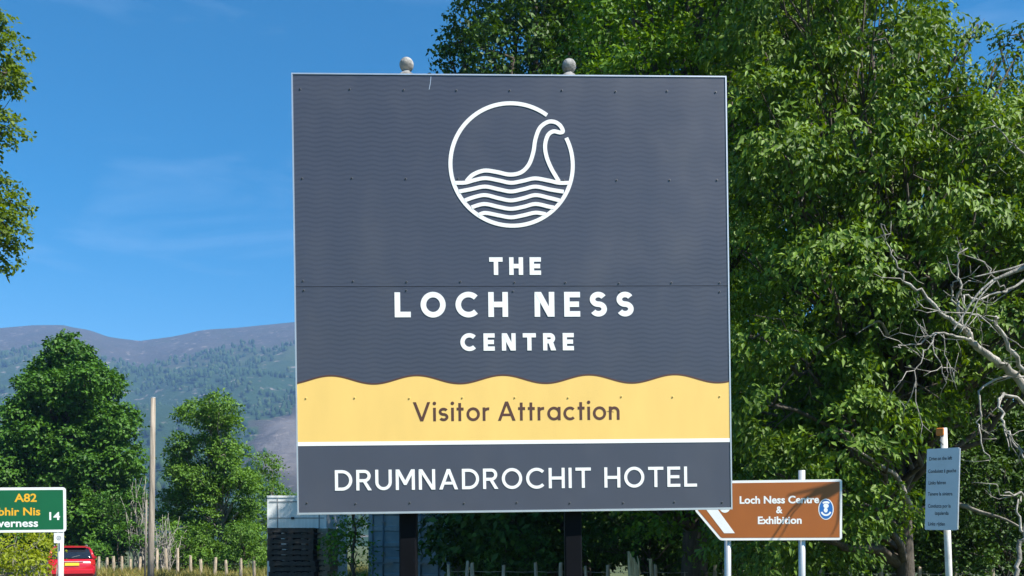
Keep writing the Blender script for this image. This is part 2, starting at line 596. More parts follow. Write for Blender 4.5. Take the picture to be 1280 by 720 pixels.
def np_mesh(name, V, T, material, tint=None, quads=False):
    k = 4 if quads else 3
    me = bpy.data.meshes.new(name)
    me.vertices.add(len(V))
    me.vertices.foreach_set('co', np.ascontiguousarray(V, dtype=np.float32).ravel())
    me.loops.add(T.size)
    me.loops.foreach_set('vertex_index', np.ascontiguousarray(T, dtype=np.int32).ravel())
    me.polygons.add(len(T))
    me.polygons.foreach_set('loop_start', np.arange(0, T.size, k, dtype=np.int32))
    if tint is not None:
        a = me.attributes.new('tint', 'FLOAT', 'POINT')
        a.data.foreach_set('value', np.ascontiguousarray(tint, dtype=np.float32))
    me.materials.append(M[material])
    me.update(calc_edges=True)
    return me


def unit(a):
    return a / np.maximum(np.linalg.norm(a, axis=-1, keepdims=True), 1e-9)


def wavy(p, rng, lo, hi, n=10):
    """cheap smooth 3-D noise from random plane waves, about -1..1"""
    s = np.zeros(len(p))
    for _ in range(n):
        k = unit(rng.normal(size=3)) * 2 * math.pi / rng.uniform(lo, hi)
        s += np.sin(p @ k + rng.uniform(0, 6.28))
    return s / math.sqrt(n / 2.0) / 1.5


def leaves(name, lobes, material, parent, seed, dens=22, per=12, size=(0.10, 0.045), style='droop', twig=0.4, gap=-0.55, back=0.5):
    """leaf blades along short twigs spread through a crown of lobes; lobes: (x, y, z, rx, ry, rz)"""
    rng = np.random.default_rng(seed)
    L = np.array(lobes, dtype=float)
    rm = (L[:, 3] * L[:, 4] * L[:, 5]) ** (1 / 3)
    area = 4 * math.pi * rm ** 2
    N = int((area * dens).sum())
    li = rng.choice(len(L), N, p=area / area.sum())
    d = unit(rng.normal(size=(N, 3)))
    rad = 1.0 - np.abs(rng.normal(size=N)) * 0.24
    rad = np.clip(rad, 0.25, 1) * (1 + 0.16 * wavy(d * 1.0 + li[:, None] * 7.3, rng, 0.5, 1.4))
    p = L[li, :3] + d * L[li, 3:] * rad[:, None]
    keep = np.ones(N, bool)
    for q in L:                                    # thin out what lies deep inside another lobe
        e = np.linalg.norm((p - q[:3]) / q[3:], axis=1)
        keep &= ~((e < 0.66) & (rng.random(N) < 0.8))
    keep &= wavy(p, rng, 0.5, 1.6) > gap
    away = d[:, 1] > 0.35
    keep &= ~(away & (rng.random(N) > back))
    keep &= p[:, 2] > 0.12
    p, d, li = p[keep], d[keep], li[keep]
    N = len(p)
    dn = np.array([0, 0, -1.0])
    tw = unit(d * np.array([0.8, 0.8, 0.35]) + rng.normal(size=(N, 3)) * np.array([0.5, 0.5, 0.22]) + np.array([0, 0, 0.0 if style == 'droop' else 0.08]))
    lt = rng.random(len(L))
    st = rng.random(N)
    s = np.repeat(np.arange(N), per)
    K = len(s)
    t = (np.tile(np.arange(per), N) + rng.random(K)) / per
    sag = np.array([0, 0, -0.35]) * (t[:, None] ** 2) * twig
    pos = p[s] + tw[s] * (t[:, None] - 0.3) * twig + sag + rng.normal(size=(K, 3)) * 0.17 * twig * np.array([1, 1, 0.45])
    if style == 'droop':
        ld = unit(dn * 0.62 + tw[s] * 0.50 + rng.normal(size=(K, 3)) * 0.46)
        nn = unit(d[s] * 0.6 + rng.normal(size=(K, 3)) * 0.45 + np.array([0, -0.1, 0.7]))
    else:
        ld = unit(tw[s] * 0.5 + rng.normal(size=(K, 3)) * 0.7 + dn * 0.3)
        nn = unit(np.array([0, 0, 0.9]) + d[s] * 0.75 + rng.normal(size=(K, 3)) * 0.5)
    sd_ = unit(np.cross(ld, nn))
    nn = unit(np.cross(sd_, ld))
    ln = size[0] * np.clip(rng.normal(0.95, 0.25, K), 0.4, 1.5)[:, None]
    wd = size[1] * rng.uniform(0.7, 1.25, K)[:, None]
    a = pos
    b = pos + ld * ln * 0.42 + sd_ * wd * 0.5 + nn * wd * 0.16
    c = pos + ld * ln * 0.42 - sd_ * wd * 0.5 + nn * wd * 0.16
    e = pos + ld * ln - nn * ln * 0.10
    V = np.stack([a, b, e, c], 1).reshape(-1, 3)
    i = np.arange(K)[:, None] * 4
    T = np.concatenate([i + np.array([[0, 1, 2]]), i + np.array([[0, 2, 3]])], 1).reshape(-1, 3)
    tint = np.clip(0.42 * rng.random(K) + 0.33 * st[s] + 0.25 * lt[li[s]], 0, 1)
    o = link_mesh(name, np_mesh(name, V, T, material, np.repeat(tint, 4)), parent)
    o['kind'] = 'stuff'
    return p


def branch_pts(a, b, rng, n=5, wob=0.08, sag=0.1):
    a, b = np.array(a, float), np.array(b, float)
    ln = np.linalg.norm(b - a)
    out = []
    for k in range(n + 1):
        t = k / n
        q = a + (b - a) * t
        q = q + rng.normal(size=3) * wob * ln * math.sin(math.pi * t) * 0.6
        q[2] += sag * ln * math.sin(math.pi * t)
        out.append(q)
    return out


def tree(name, label, base, lobes, leafmat, seed, trunk_r=0.16, trunk_top=None, bark='bark', cat='tree', group=None, twigs=4, crown='crown', **kw):
    """thing: trunk, branch_framework and crown"""
    rng = np.random.default_rng(seed + 991)
    t = thing(name, label, cat, base, group)
    L = np.array(lobes, float)
    top = np.array(trunk_top if trunk_top is not None else [L[:, 0].mean(), L[:, 1].mean(), L[:, 2].max() - 0.3])
    n = 9
    tp = []
    b0 = np.array(base, float)
    for k in range(n + 1):
        u = k / n
        q = b0 + (top - b0) * u + rng.normal(size=3) * 0.05 * math.sin(math.pi * u) * np.array([1, 1, 0.2])
        tp.append(q)
    mb = MB().tube([(b0[0], b0[1], -0.15)] + tp[1:], [trunk_r * 1.25] + [trunk_r * (1 - 0.85 * (k + 1) / n) for k in range(n)], 9)
    mb.build('trunk', bark, t, True)
    mb = MB()
    for q in L:
        h = min(max((q[2] * 0.55 - b0[2]) / max(top[2] - b0[2], 0.1), 0.12), 0.9)
        a = b0 + (top - b0) * h
        r0 = max(0.018, trunk_r * (1 - 0.85 * h) * 0.5)
        pts = branch_pts(a, q[:3], rng, 5, 0.07, 0.06)
        mb.tube(pts, [r0 * (1 - 0.7 * k / 5) for k in range(6)], 5)
        for _ in range(twigs):
            dd = unit(rng.normal(size=3))
            e = q[:3] + dd * q[3:] * 0.95
            mb.tube(branch_pts(pts[rng.integers(3, 6)], e, rng, 3, 0.1, 0.03), [r0 * 0.32, r0 * 0.24, r0 * 0.16, r0 * 0.07], 4)
    mb.build('branch_framework', bark, t, True)
    leaves(crown, lobes, leafmat, t, seed, **kw)
    return t


def lobes_in(box, Y, rr, n, seed, flat=0.85, shape=None):
    """lobes filling a region of the view between two depths: random, but spread apart"""
    rng = np.random.default_rng(seed)
    out, tries = [], 0
    while len(out) < n and tries < 6000:
        tries += 1
        px, py, y = rng.uniform(box[0], box[2]), rng.uniform(box[1], box[3]), rng.uniform(*Y)
        if shape and not shape(px, py): continue
        p = P(px, py, y)
        if p.z < 0.5: continue
        r = rng.uniform(*rr)
        if any((p - Vector(q[:3])).length < 0.62 * (r + q[3]) for q in out): continue
        out.append((p.x, p.y, p.z, r * rng.uniform(0.9, 1.25), r * rng.uniform(0.9, 1.2), r * flat * rng.uniform(0.85, 1.1)))
    return out


# ------------------------------------------------------------------ stroke lettering (geometric sans)
def arc(cx, cz, rx, rz, a0, a1, n=18):
    return [(cx + rx * math.cos(RAD(a0 + (a1 - a0) * k / n)), cz + rz * math.sin(RAD(a0 + (a1 - a0) * k / n))) for k in range(n + 1)]


def glyph(ch, t):
    """strokes and polygons of a letter of cap height 1 and stroke t -> (advance, strokes[(pts, closed)], polygons)"""
    h = t / 2
    st, pg = [], []
    X = 0.70                                       # x-height
    if ch == ' ': return 0.28 if t > 0.146 else 0.14, [], []
    if ch == 'L': w = 0.64; st = [([(h, 1), (h, h), (w, h)], 0)]
    elif ch == 'T': w = 0.76; st = [([(0, 1 - h), (w, 1 - h)], 0), ([(w / 2, 1 - t), (w / 2, 0)], 0)]
    elif ch == 'I': w = t; st = [([(h, 0), (h, 1)], 0)]
    elif ch == 'H': w = 0.79; st = [([(h, 0), (h, 1)], 0), ([(w - h, 0), (w - h, 1)], 0), ([(t, 0.5), (w - t, 0.5)], 0)]
    elif ch == 'E': w = 0.645; st = [([(w, 1 - h), (h, 1 - h), (h, h), (w, h)], 0), ([(t, 0.5), (w * 0.93, 0.5)], 0)]
    elif ch == 'N':
        w = 0.80; k = 1.2 * t
        st = [([(h, 0), (h, 1)], 0), ([(w - h, 0), (w - h, 1)], 0)]
        pg = [[(0.001, 0.999), (k, 0.999), (w - 0.001, 0.001), (w - k, 0.001)]]
    elif ch == 'M':
        w = 0.93; k = 1.2 * t
        st = [([(h, 0), (h, 1)], 0), ([(w - h, 0), (w - h, 1)], 0)]
        pg = [[(0.001, 0.999), (k, 0.999), (w / 2, 0.24 + 1.5 * t), (w - k, 0.999), (w - 0.001, 0.999), (w / 2 + 0.4 * t, 0.24), (w / 2 - 0.4 * t, 0.24)]]
    elif ch in 'AV':
        w = 0.92 if ch == 'A' else 0.90
        k, c = 1.1 * t, 0.54 * t
        zi = (w / 2 - k) / (w / 2 - c)
        poly = [(0, 0), (w / 2 - c, 1), (w / 2 + c, 1), (w, 0), (w - k, 0), (w / 2, zi), (k, 0)]
        if ch == 'V': poly = [(x, 1 - z) for x, z in poly]
        else:
            z0, z1 = 0.24, 0.24 + 0.9 * t
            f = lambda z: k + (w / 2 - k) * z / zi
            pg.append([(f(z0), z0), (w - f(z0), z0), (w - f(z1), z1), (f(z1), z1)])
        pg.append(poly)
    elif ch == 'O': w = 1.0; st = [(arc(w / 2, 0.5, w / 2 - h, 0.515 - h, 0, 360, 48)[:-1], 1)]
    elif ch == 'C': w = 0.92; st = [(arc(0.52, 0.5, 0.52 - h, 0.515 - h, 44, 316, 40), 0)]
    elif ch == 'D':
        w = 0.84; r = 0.5 - h
        st = [([(h, h)] + arc(w - 0.5, 0.5, r, r, -90, 90, 24) + [(h, 1 - h)], 1)]
    elif ch == 'U':
        w = 0.80; r = w / 2 - h
        st = [([(h, 1)] + arc(w / 2, w / 2, r, r, 180, 360, 20) + [(w - h, 1)], 0)]
    elif ch == 'R':
        w = 0.73; r = 0.30
        st = [([(h, 0), (h, 1)], 0), ([(t, 1 - h)] + arc(w - 0.03 - r, 1 - r, r - h, r - h, 90, -90, 16) + [(t, 1 - 2 * r + h)], 0)]
        pg = [[(0.29, 1 - 2 * r + h), (0.29 + 1.15 * t, 1 - 2 * r + h), (w + 0.02, 0), (w + 0.02 - 1.2 * t, 0)]]
    elif ch in 'Ss':
        w = 0.69; rz = (0.5 - h) / 2 if ch == 'S' else (X / 2 - h) / 2
        if ch == 's': w = 0.50
        z2 = h + rz; z1 = z2 + 2 * rz; rx = w / 2 - h
        st = [(arc(w / 2, z1, rx, rz, 28, 270, 22) + arc(w / 2, z2, rx, rz, 90, -152, 22)[1:], 0)]
    elif ch == 'i': w = t; st = [([(h, 0), (h, X)], 0)]; pg = [arc(h, 0.93, t * 0.64, t * 0.64, 0, 360, 14)[:-1]]
    elif ch == 't': w = 0.36; st = [([(w / 2 - 0.02, 0), (w / 2 - 0.02, 0.94)], 0), ([(0, X - h), (w / 2 - 0.02 - h, X - h)], 0), ([(w / 2 - 0.02 + h, X - h), (w, X - h)], 0)]
    elif ch == 'o': w = 0.70; st = [(arc(0.35, X / 2, 0.35 - h, X / 2 + 0.01 - h, 0, 360, 36)[:-1], 1)]
    elif ch == 'c': w = 0.61; st = [(arc(0.35, X / 2, 0.35 - h, X / 2 + 0.01 - h, 46, 314, 30), 0)]
    elif ch == 'a': w = 0.70; st = [(arc(0.35, X / 2, 0.35 - h, X / 2 + 0.01 - h, 0, 360, 36)[:-1], 1), ([(w - h, 0), (w - h, X)], 0)]
    elif ch == 'r': w = 0.36; st = [([(h, 0), (h, X)], 0), (arc(h + 0.24, X - 0.25, 0.24, 0.25 - h, 170, 82, 12), 0)]
    elif ch == 'n':
        w = 0.56; r = w / 2 - h
        st = [([(h, 0), (h, X)], 0), ([(h, X - h - r)] + arc(w / 2, X - h - r, r, r, 180, 0, 18) + [(w - h, 0)], 0)]
    return w, st, pg


def word(text, fr, x0, x1, zb, cap, t, material, parent, lab, y=-0.0145, matrix=None):
    """a line of lettering between x0 and x1 of a plate; the space between letters is what is left"""
    gl = [glyph(c, t) for c in text]
    tot = sum(g[0] for g in gl) * cap
    gapw = (x1 - x0 - tot) / (len(text) - 1)
    mb = MB()
    x = x0
    words = []
    for w, st, pg in gl:
        if not st and not pg:
            words.append(mb)
            mb = MB()
        for k, (pts, closed) in enumerate(st):
            mb.ribbon([(x + a * cap, zb + b * cap) for a, b in pts], t * cap, y - 0.0003 * k, y + 0.002, fr, closed)
        for k, poly in enumerate(pg):
            mb.prism([(x + a * cap, zb + b * cap) for a, b in poly], y - 0.0003 * (len(st) + k), y + 0.002, fr)
        x += w * cap + gapw
    for tx, m_ in zip(text.split(), words + [mb]):
        m_.build_local('lettering', material, parent, matrix)['label'] = lab + ' ' + tx


def font_text(text, fr, cx, cz, cap, material, parent, lab, width=None, align='CENTER', bold=0.02, y=-0.006, name='lettering', xr=None):
    """small print in the built-in face: cap height and, if given, width in metres"""
    cu = bpy.data.curves.new('print', 'FONT')
    cu.body = text
    cu.align_x = 'CENTER'
    cu.fill_mode = 'FRONT'
    cu.extrude = 0.0
    cu.offset = bold
    cu.resolution_u = 4
    tmp = bpy.data.objects.new('print', cu)
    C.objects.link(tmp)
    me = bpy.data.meshes.new_from_object(tmp.evaluated_get(bpy.context.evaluated_depsgraph_get()))
    bpy.data.objects.remove(tmp)
    co = np.empty(len(me.vertices) * 3)
    me.vertices.foreach_get('co', co)
    co = co.reshape(-1, 3)
    capf = 0.72
    sz = cap / capf
    sx = sz
    wx = co[:, 0].max() - co[:, 0].min()
    if width: sx = width / wx
    mid = (co[:, 0].max() + co[:, 0].min()) / 2
    X = (co[:, 0] - mid) * sx + cx
    if xr is not None: X += xr - X.max()
    Z = co[:, 1] * sz + cz - cap / 2
    out = np.stack([X, np.full(len(X), y), Z], 1)
    me.vertices.foreach_set('co', out.ravel())
    me.materials.clear()
    me.materials.append(M[material])
    me.update()
    me.name = name
    o = bpy.data.objects.new(name, me)
    C.objects.link(o)
    o.matrix_basis = fr.m4()
    adopt(o, parent)
    if lab: o['label'] = lab
    return o


def smooth_path(pts, n=8, closed=False):
    """Catmull-Rom through points"""
    p = [Vector(q) for q in pts]
    out = []
    for i in range(len(p) - 1):
        a, b, c, d = p[max(i - 1, 0)], p[i], p[i + 1], p[min(i + 2, len(p) - 1)]
        for k in range(n):
            t = k / n
            q = 0.5 * ((2 * b) + (c - a) * t + (2 * a - 5 * b + 4 * c - d) * t * t + (3 * b - a - 3 * c + d) * t ** 3)
            out.append(tuple(q))
    out.append(tuple(p[-1]))
    return out


# ------------------------------------------------------------------ the setting: ground, road, kerbs, hills, haze
g = MB()
N = 24
ext = 9000.0
vs = []
for j in range(N + 1):
    for i in range(N + 1):
        vs.append((-ext + 2 * ext * i / N, -3000 + 2 * ext * j / N * 0.8, 0))
fs = [(j * (N + 1) + i, j * (N + 1) + i + 1, (j + 1) * (N + 1) + i + 1, (j + 1) * (N + 1) + i) for j in range(N) for i in range(N)]
tag(g.add(vs, fs).build('ground', 'ground'), kind='structure')

road_c = smooth_path([(-13.2, -40), (-12.6, -10), (-12.4, 8), (-12.5, 18), (-13.2, 26), (-15.2, 33.6), (-19.3, 40.0), (-27.5, 45.2), (-45, 48), (-80, 52)], 8)


def offset_path(path, o):
    q = []
    for i, p in enumerate(path):
        a, b = Vector(path[max(i - 1, 0)]), Vector(path[min(i + 1, len(path) - 1)])
        d = (b - a).normalized()
        q.append((p[0] + d.y * o, p[1] - d.x * o))
    return q


def strip(name, path, o0, o1, z, material, parent=None):
    A, B = offset_path(path, o0), offset_path(path, o1)
    k = len(path)
    vs = [(x, y, z) for x, y in A] + [(x, y, z) for x, y in B]
    return MB().add(vs, [(i, i + 1, k + i + 1, k + i) for i in range(k - 1)]).build(name, material, parent)


road = tag(strip('road', road_c, -3.0, 3.0, 0.004, 'asphalt'), kind='structure')
for o in (-2.8, 2.8):
    strip('edge_line', road_c, o - 0.06, o + 0.06, 0.008, 'road_paint', road)
for k in range(2, len(road_c) - 4, 4):
    strip('centre_dash', road_c[k:k + 3], -0.06, 0.06, 0.008, 'road_paint', road)
for side in (-1, 1):
    A, B = offset_path(road_c, side * 3.0), offset_path(road_c, side * 3.14)
    mb = MB()
    for i in range(len(A) - 1):
        a, b, c, d = A[i], A[i + 1], B[i + 1], B[i]
        vs = [(x, y, z) for z in (-0.02, 0.11) for x, y in (a, b, c, d)]
        mb.add(vs, [(4, 5, 6, 7), (0, 1, 5, 4), (1, 2, 6, 5), (2, 3, 7, 6), (3, 0, 4, 7)])
    tag(mb.build('kerb', 'kerb'), kind='structure')

# hills: ridge rows read off the photograph, continued beyond what shows
ridge = [(-700, 470), (-400, 440), (-200, 422), (-90, 414), (0, 410), (40, 406), (80, 406), (110, 412), (135, 421), (175, 426), (215, 420), (250, 413), (300, 409), (340, 406), (380, 402),
         (480, 412), (600, 440), (800, 470), (1100, 500), (1400, 520), (2000, 540)]
rx = np.array([a for a, b in ridge], float)
ry = np.array([b for a, b in ridge], float)
NC, NR = 420, 90
cols = np.linspace(-700, 2000, NC)
rows = np.linspace(0, 1.25, NR)
rng = np.random.default_rng(5)
PX, T = np.meshgrid(cols, rows)
Yd = 650 + 1650 * T
H = (HZ - np.interp(PX, rx, ry)) / F * 2300 + EYE
prof = np.where(T <= 1, np.clip(T, 0, 1) ** 1.25, 1 - (T - 1) * 1.6)
X = (PX - 640) / F * Yd
Zt = H * prof
pp = np.stack([X.ravel(), Yd.ravel(), np.zeros(X.size)], 1)
nz = (wavy(pp, rng, 160, 420, 14) * 12 + wavy(pp, rng, 60, 160, 16) * 4.5 + wavy(pp, rng, 25, 60, 16) * 1.6).reshape(X.shape)
Zt = Zt + nz * np.clip(T * 4, 0, 1) * np.where(T < 1, np.clip((1.02 - T) * 4, 0.12, 1), 0.12) - (T < 0.01) * 6
V = np.stack([X, Yd, Zt], -1).reshape(-1, 3)
idx = np.arange(NC * NR).reshape(NR, NC)
Q = np.stack([idx[:-1, :-1], idx[:-1, 1:], idx[1:, 1:], idx[1:, :-1]], -1).reshape(-1, 4)
me = np_mesh('hills', V, Q, 'hill', None, True)
ypix = HZ - (Zt - EYE) / Yd * F
cover = np.clip((T - 0.62) / 0.22, 0, 1)
wob_ = wavy(pp, rng, 40, 160, 14).reshape(X.shape)
bare = np.exp(-(((PX - 385 + 0.25 * (ypix - 550)) / 66) ** 2 + ((ypix - 556) / 52) ** 2) * 0.9) + 0.13 * wob_
cover = np.maximum(cover, 1.75 * np.clip(bare * 1.6, 0, 1) * (bare > 0.25))
a = me.attributes.new('cover', 'FLOAT', 'POINT')
a.data.foreach_set('value', cover.ravel().astype(np.float32))
me.polygons.foreach_set('use_smooth', [True] * len(me.polygons))
tag(link_mesh('hills', me), kind='structure')

# wood on the far slopes: small rounded crowns, thousands of them
n = 9000
wp = np.stack([rng.uniform(-260, 640, n), rng.uniform(0.03, 0.80, n) ** 0.9], 1)
ci = np.clip(np.searchsorted(cols, wp[:, 0]), 0, NC - 1)
rj = np.clip(np.searchsorted(rows, wp[:, 1]), 0, NR - 1)
gx, gy, gz = X[rj, ci], Yd[rj, ci], Zt[rj, ci]
wv = wavy(np.stack([gx, gy, gz], 1), rng, 90, 300, 14)
ok = (cover[rj, ci] < 0.9) & (wv > -0.25 - 0.5 * (0.6 - wp[:, 1]))
gx, gy, gz = gx[ok] + rng.uniform(-5, 5, ok.sum()), gy[ok] + rng.uniform(-12, 12, ok.sum()), gz[ok]
k = len(gx)
ring = np.array([(math.cos(2 * math.pi * q / 6), math.sin(2 * math.pi * q / 6)) for q in range(6)])
hh, ww = rng.uniform(6, 12, k), rng.uniform(2.6, 4.6, k)
lev = [(0.6, -0.1), (1.0, 0.4), (0.62, 0.8)]
VV = []
for lw, lh in lev:
    jit = rng.uniform(0.75, 1.25, (k, 6))
    VV.append(np.stack([gx[:, None] + ring[None, :, 0] * ww[:, None] * lw * jit, gy[:, None] + ring[None, :, 1] * ww[:, None] * lw * jit, np.repeat((gz + hh * lh)[:, None], 6, 1)], -1))
VV.append(np.stack([gx, gy, gz + hh], -1)[:, None, :])
V = np.concatenate(VV, 1).reshape(-1, 3)
T3 = []
for lv in range(2):
    for q in range(6):
        a, b = lv * 6 + q, lv * 6 + (q + 1) % 6
        T3 += [(a, b, b + 6), (a, b + 6, a + 6)]
T3 += [(12 + q, 12 + (q + 1) % 6, 18) for q in range(6)]
T3 = (np.arange(k)[:, None, None] * 19 + np.array(T3)[None]).reshape(-1, 3)
o = link_mesh('hillside_wood', np_mesh('hillside_wood', V, T3, 'leaf_far', np.repeat(rng.random(k), 19)))
tag(o, 'hazy blue green wood covering the far hillside on the left', 'wood', kind='stuff')

hz = MB().box((-5200, -600, -8), (5200, 2900, 640)).build('haze', 'kerb')
hm = bpy.data.materials.new('haze_air')
hm.use_nodes = True
hn = hm.node_tree.nodes
hn.clear()
ho = hn.new('ShaderNodeOutputMaterial')
hv = hn.new('ShaderNodeVolumePrincipled')
hv.inputs['Color'].default_value = (0.30, 0.55, 1.0, 1)
hv.inputs['Density'].default_value = 0.00021
hv.inputs['Anisotropy'].default_value = 0.0
hm.node_tree.links.new(hv.outputs['Volume'], ho.inputs['Volume'])
hz.data.materials[0] = hm
tag(hz, kind='stuff')
hz['label'] = 'pale blue summer haze between here and the hills'

# ------------------------------------------------------------------ the large square sign
fr = Frame((0.011, 4.943, EYE + 1.405), RAD(2.3), RAD(-0.8), RAD(0.0))
mt = fr.m4()
SW, SH = 2.44, 2.452
big = thing('square_sign', 'large square slate grey and yellow sign reading THE LOCH NESS CENTRE on black posts', 'sign', (0.011, 4.99, 0))
seam = fr.loc(640, 358.5)[1]
hw, hh_ = SW / 2, SH / 2
MB().box((-hw + 0.006, -0.010, seam + 0.0015), (hw - 0.006, 0.012, hh_ - 0.006)).build_local('panel', 'slate', big, mt)['label'] = 'upper slate grey sheet with emblem and THE'
lowp = MB().box((-hw + 0.006, -0.010, -hh_ + 0.006), (hw - 0.006, 0.012, seam - 0.0015)).build_local('panel', 'slate', big, mt)
lowp['label'] = 'lower sheet with yellow band and DRUMNADROCHIT HOTEL'
for a, b in (((-hw, -0.014, -hh_), (-hw + 0.0075, 0.02, hh_)), ((hw - 0.0075, -0.014, -hh_), (hw, 0.02, hh_)),
             ((-hw + 0.0078, -0.0135, hh_ - 0.0075), (hw - 0.0078, 0.02, hh_)), ((-hw + 0.0078, -0.0135, -hh_), (hw - 0.0078, 0.02, -hh_ + 0.011))):
    MB().box(a, b).build_local('edge_trim', 'alu', big, mt)
# rails behind
for z in (-0.95, 0.0, 0.95):
    MB().box((-hw + 0.05, 0.0125, z - 0.035), (hw - 0.05, 0.05, z + 0.035)).build_local('rail', 'black_post', big, mt)
# posts with ball finials
for pxt, pxb in ((507, 509), (713, 718.5)):
    xb = fr.loc(pxb, 660)[0]
    xt = fr.loc(pxt, 80)[0]
    pb, ptop = fr.pt(xb, 0.105, -1.30), fr.pt(xt, 0.105, hh_ + 0.004)
    yb = pb.y
    mb = MB()
    hs = 0.0485
    dirv = (ptop - pb)
    foot = pb - dirv * ((pb.z + 0.2) / dirv.z)
    vs = []
    for q in (foot, ptop):
        for sx_, sy_ in ((-1, -.86), (-.86, -1), (.86, -1), (1, -.86), (1, .86), (.86, 1), (-.86, 1), (-1, .86)):
            vs.append((q.x + sx_ * hs, q.y + sy_ * hs, q.z))
    mb.add(vs, [tuple(reversed(range(8))), tuple(range(8, 16))] + [(i, (i + 1) % 8, 8 + (i + 1) % 8, 8 + i) for i in range(8)])
    post = mb.build('post', 'black_post', big)
    prof = [(0.058, 0.0), (0.058, 0.012), (0.047, 0.018), (0.040, 0.034), (0.028, 0.043), (0.020, 0.049), (0.020, 0.055)]
    for k in range(1, 12):
        an = -math.pi / 2 + math.pi * k / 12
        prof.append((0.0405 * math.cos(an) if k < 11 else 0.008, 0.091 + 0.0405 * math.sin(an)))
    MB().lathe(prof, (ptop.x, ptop.y - 0.03, ptop.z + 0.001), 22).build('finial', 'grey_wood', post, True)

# yellow band with its wavy brown edge, white rule
e0 = [(fr.loc(px, 476 - 0.0037 * (px - 366) - 5.2 * math.cos((px - 414) / 107.3 * 2 * math.pi))) for px in np.linspace(370.5, 913.5, 160)]
e0[0] = (-hw + 0.0078, e0[0][1]); e0[-1] = (hw - 0.0078, e0[-1][1])
zl = fr.loc(640, 553.2)[1]
poly = e0 + [(hw - 0.0078, zl), (-hw + 0.0078, zl)]
MB().prism(poly, -0.0115, -0.009, ID).build_local('yellow_band', 'yellow_print', lowp, mt)
MB().ribbon([(x, z + 0.002) for x, z in e0], 0.0085, -0.0124, -0.009, ID).build_local('brown_edge', 'brown_print', lowp, mt)
MB().box((-hw + 0.0078, -0.0122, zl - 0.010), (hw - 0.0078, -0.009, zl + 0.012)).build_local('white_rule', 'white_print', lowp, mt)

# lettering
up = bpy.data.objects['panel']


def line(text, x0, x1, ytop, ybot, t, material, parent, lab):
    xm = (x0 + x1) / 2
    a, b = fr.loc(x0, (ytop + ybot) / 2)[0], fr.loc(x1, (ytop + ybot) / 2)[0]
    zt, zb = fr.loc(xm, ytop)[1], fr.loc(xm, ybot)[1]
    word(text, ID, a, b, zb, zt - zb, t, material, parent, lab, y=-0.0125, matrix=mt)


line('THE', 611.5, 676, 322.5, 344.5, 0.25, 'white_print', up, 'white letters')
line('LOCH NESS', 493.5, 791.5, 365.8, 396.8, 0.222, 'white_print', lowp, 'white letters')
line('CENTRE', 575.5, 717, 417.2, 438.8, 0.245, 'white_print', lowp, 'white letters')
line('Visitor Attraction', 516.5, 774, 502.2, 526.0, 0.142, 'brown_print', lowp, 'brown letters')
line('DRUMNADROCHIT HOTEL', 419, 870.5, 585.6, 611.0, 0.150, 'white_print', lowp, 'white letters')

# round emblem: ring, head and neck above waves
cx, cz = fr.loc(639.6, 206.8)
one = fr.loc(740, 206.8)[0] - fr.loc(640, 206.8)[0]
pxm = one / 100.0
mb = MB()
ZP = lambda q: fr.loc(540 + q[0] / 3.6, 100 + q[1] / 3.6)
mb.ribbon(arc(cx, cz, 76.0 * pxm, 76.0 * pxm, 54, 386, 90), 4.9 * pxm, -0.0129, -0.0095, ID)
neck = [(155, 460), (185, 430), (235, 412), (290, 418), (350, 430), (400, 420), (435, 385), (455, 330), (465, 270), (485, 220), (520, 194), (552, 194), (576, 210), (588, 234), (576, 241), (545, 236),
        (520, 255), (508, 300), (515, 350), (535, 400), (558, 440), (570, 460)]
mb.ribbon([ZP(q) for q in smooth_path(neck, 6)], 4.9 * pxm, -0.0133, -0.0095, ID)
waves = [[(103, 467), (150, 466), (190, 455), (240, 446), (300, 456), (355, 467), (410, 458), (462, 447), (520, 456), (570, 467), (614, 467)],
         [(122, 506), (175, 496), (238, 484), (300, 496), (355, 506), (410, 496), (465, 484), (530, 497), (592, 507)],
         [(148, 546), (190, 531), (240, 522), (300, 536), (355, 546), (410, 536), (465, 522), (525, 534), (573, 546)],
         [(178, 577), (235, 562), (300, 575), (355, 584), (410, 575), (465, 562), (525, 574), (548, 578)],
         [(208, 612), (240, 602), (300, 613), (355, 622), (410, 613), (465, 601), (512, 608)]]
for k, wv_ in enumerate(waves):
    mb.ribbon([ZP(q) for q in smooth_path(wv_, 6)], 4.7 * pxm, -0.0137 - 0.0003 * (k % 2), -0.0095, ID)
o = mb.build_local('emblem', 'white_print', up, mt)
o['label'] = 'white ring with a long curved neck above five waves'

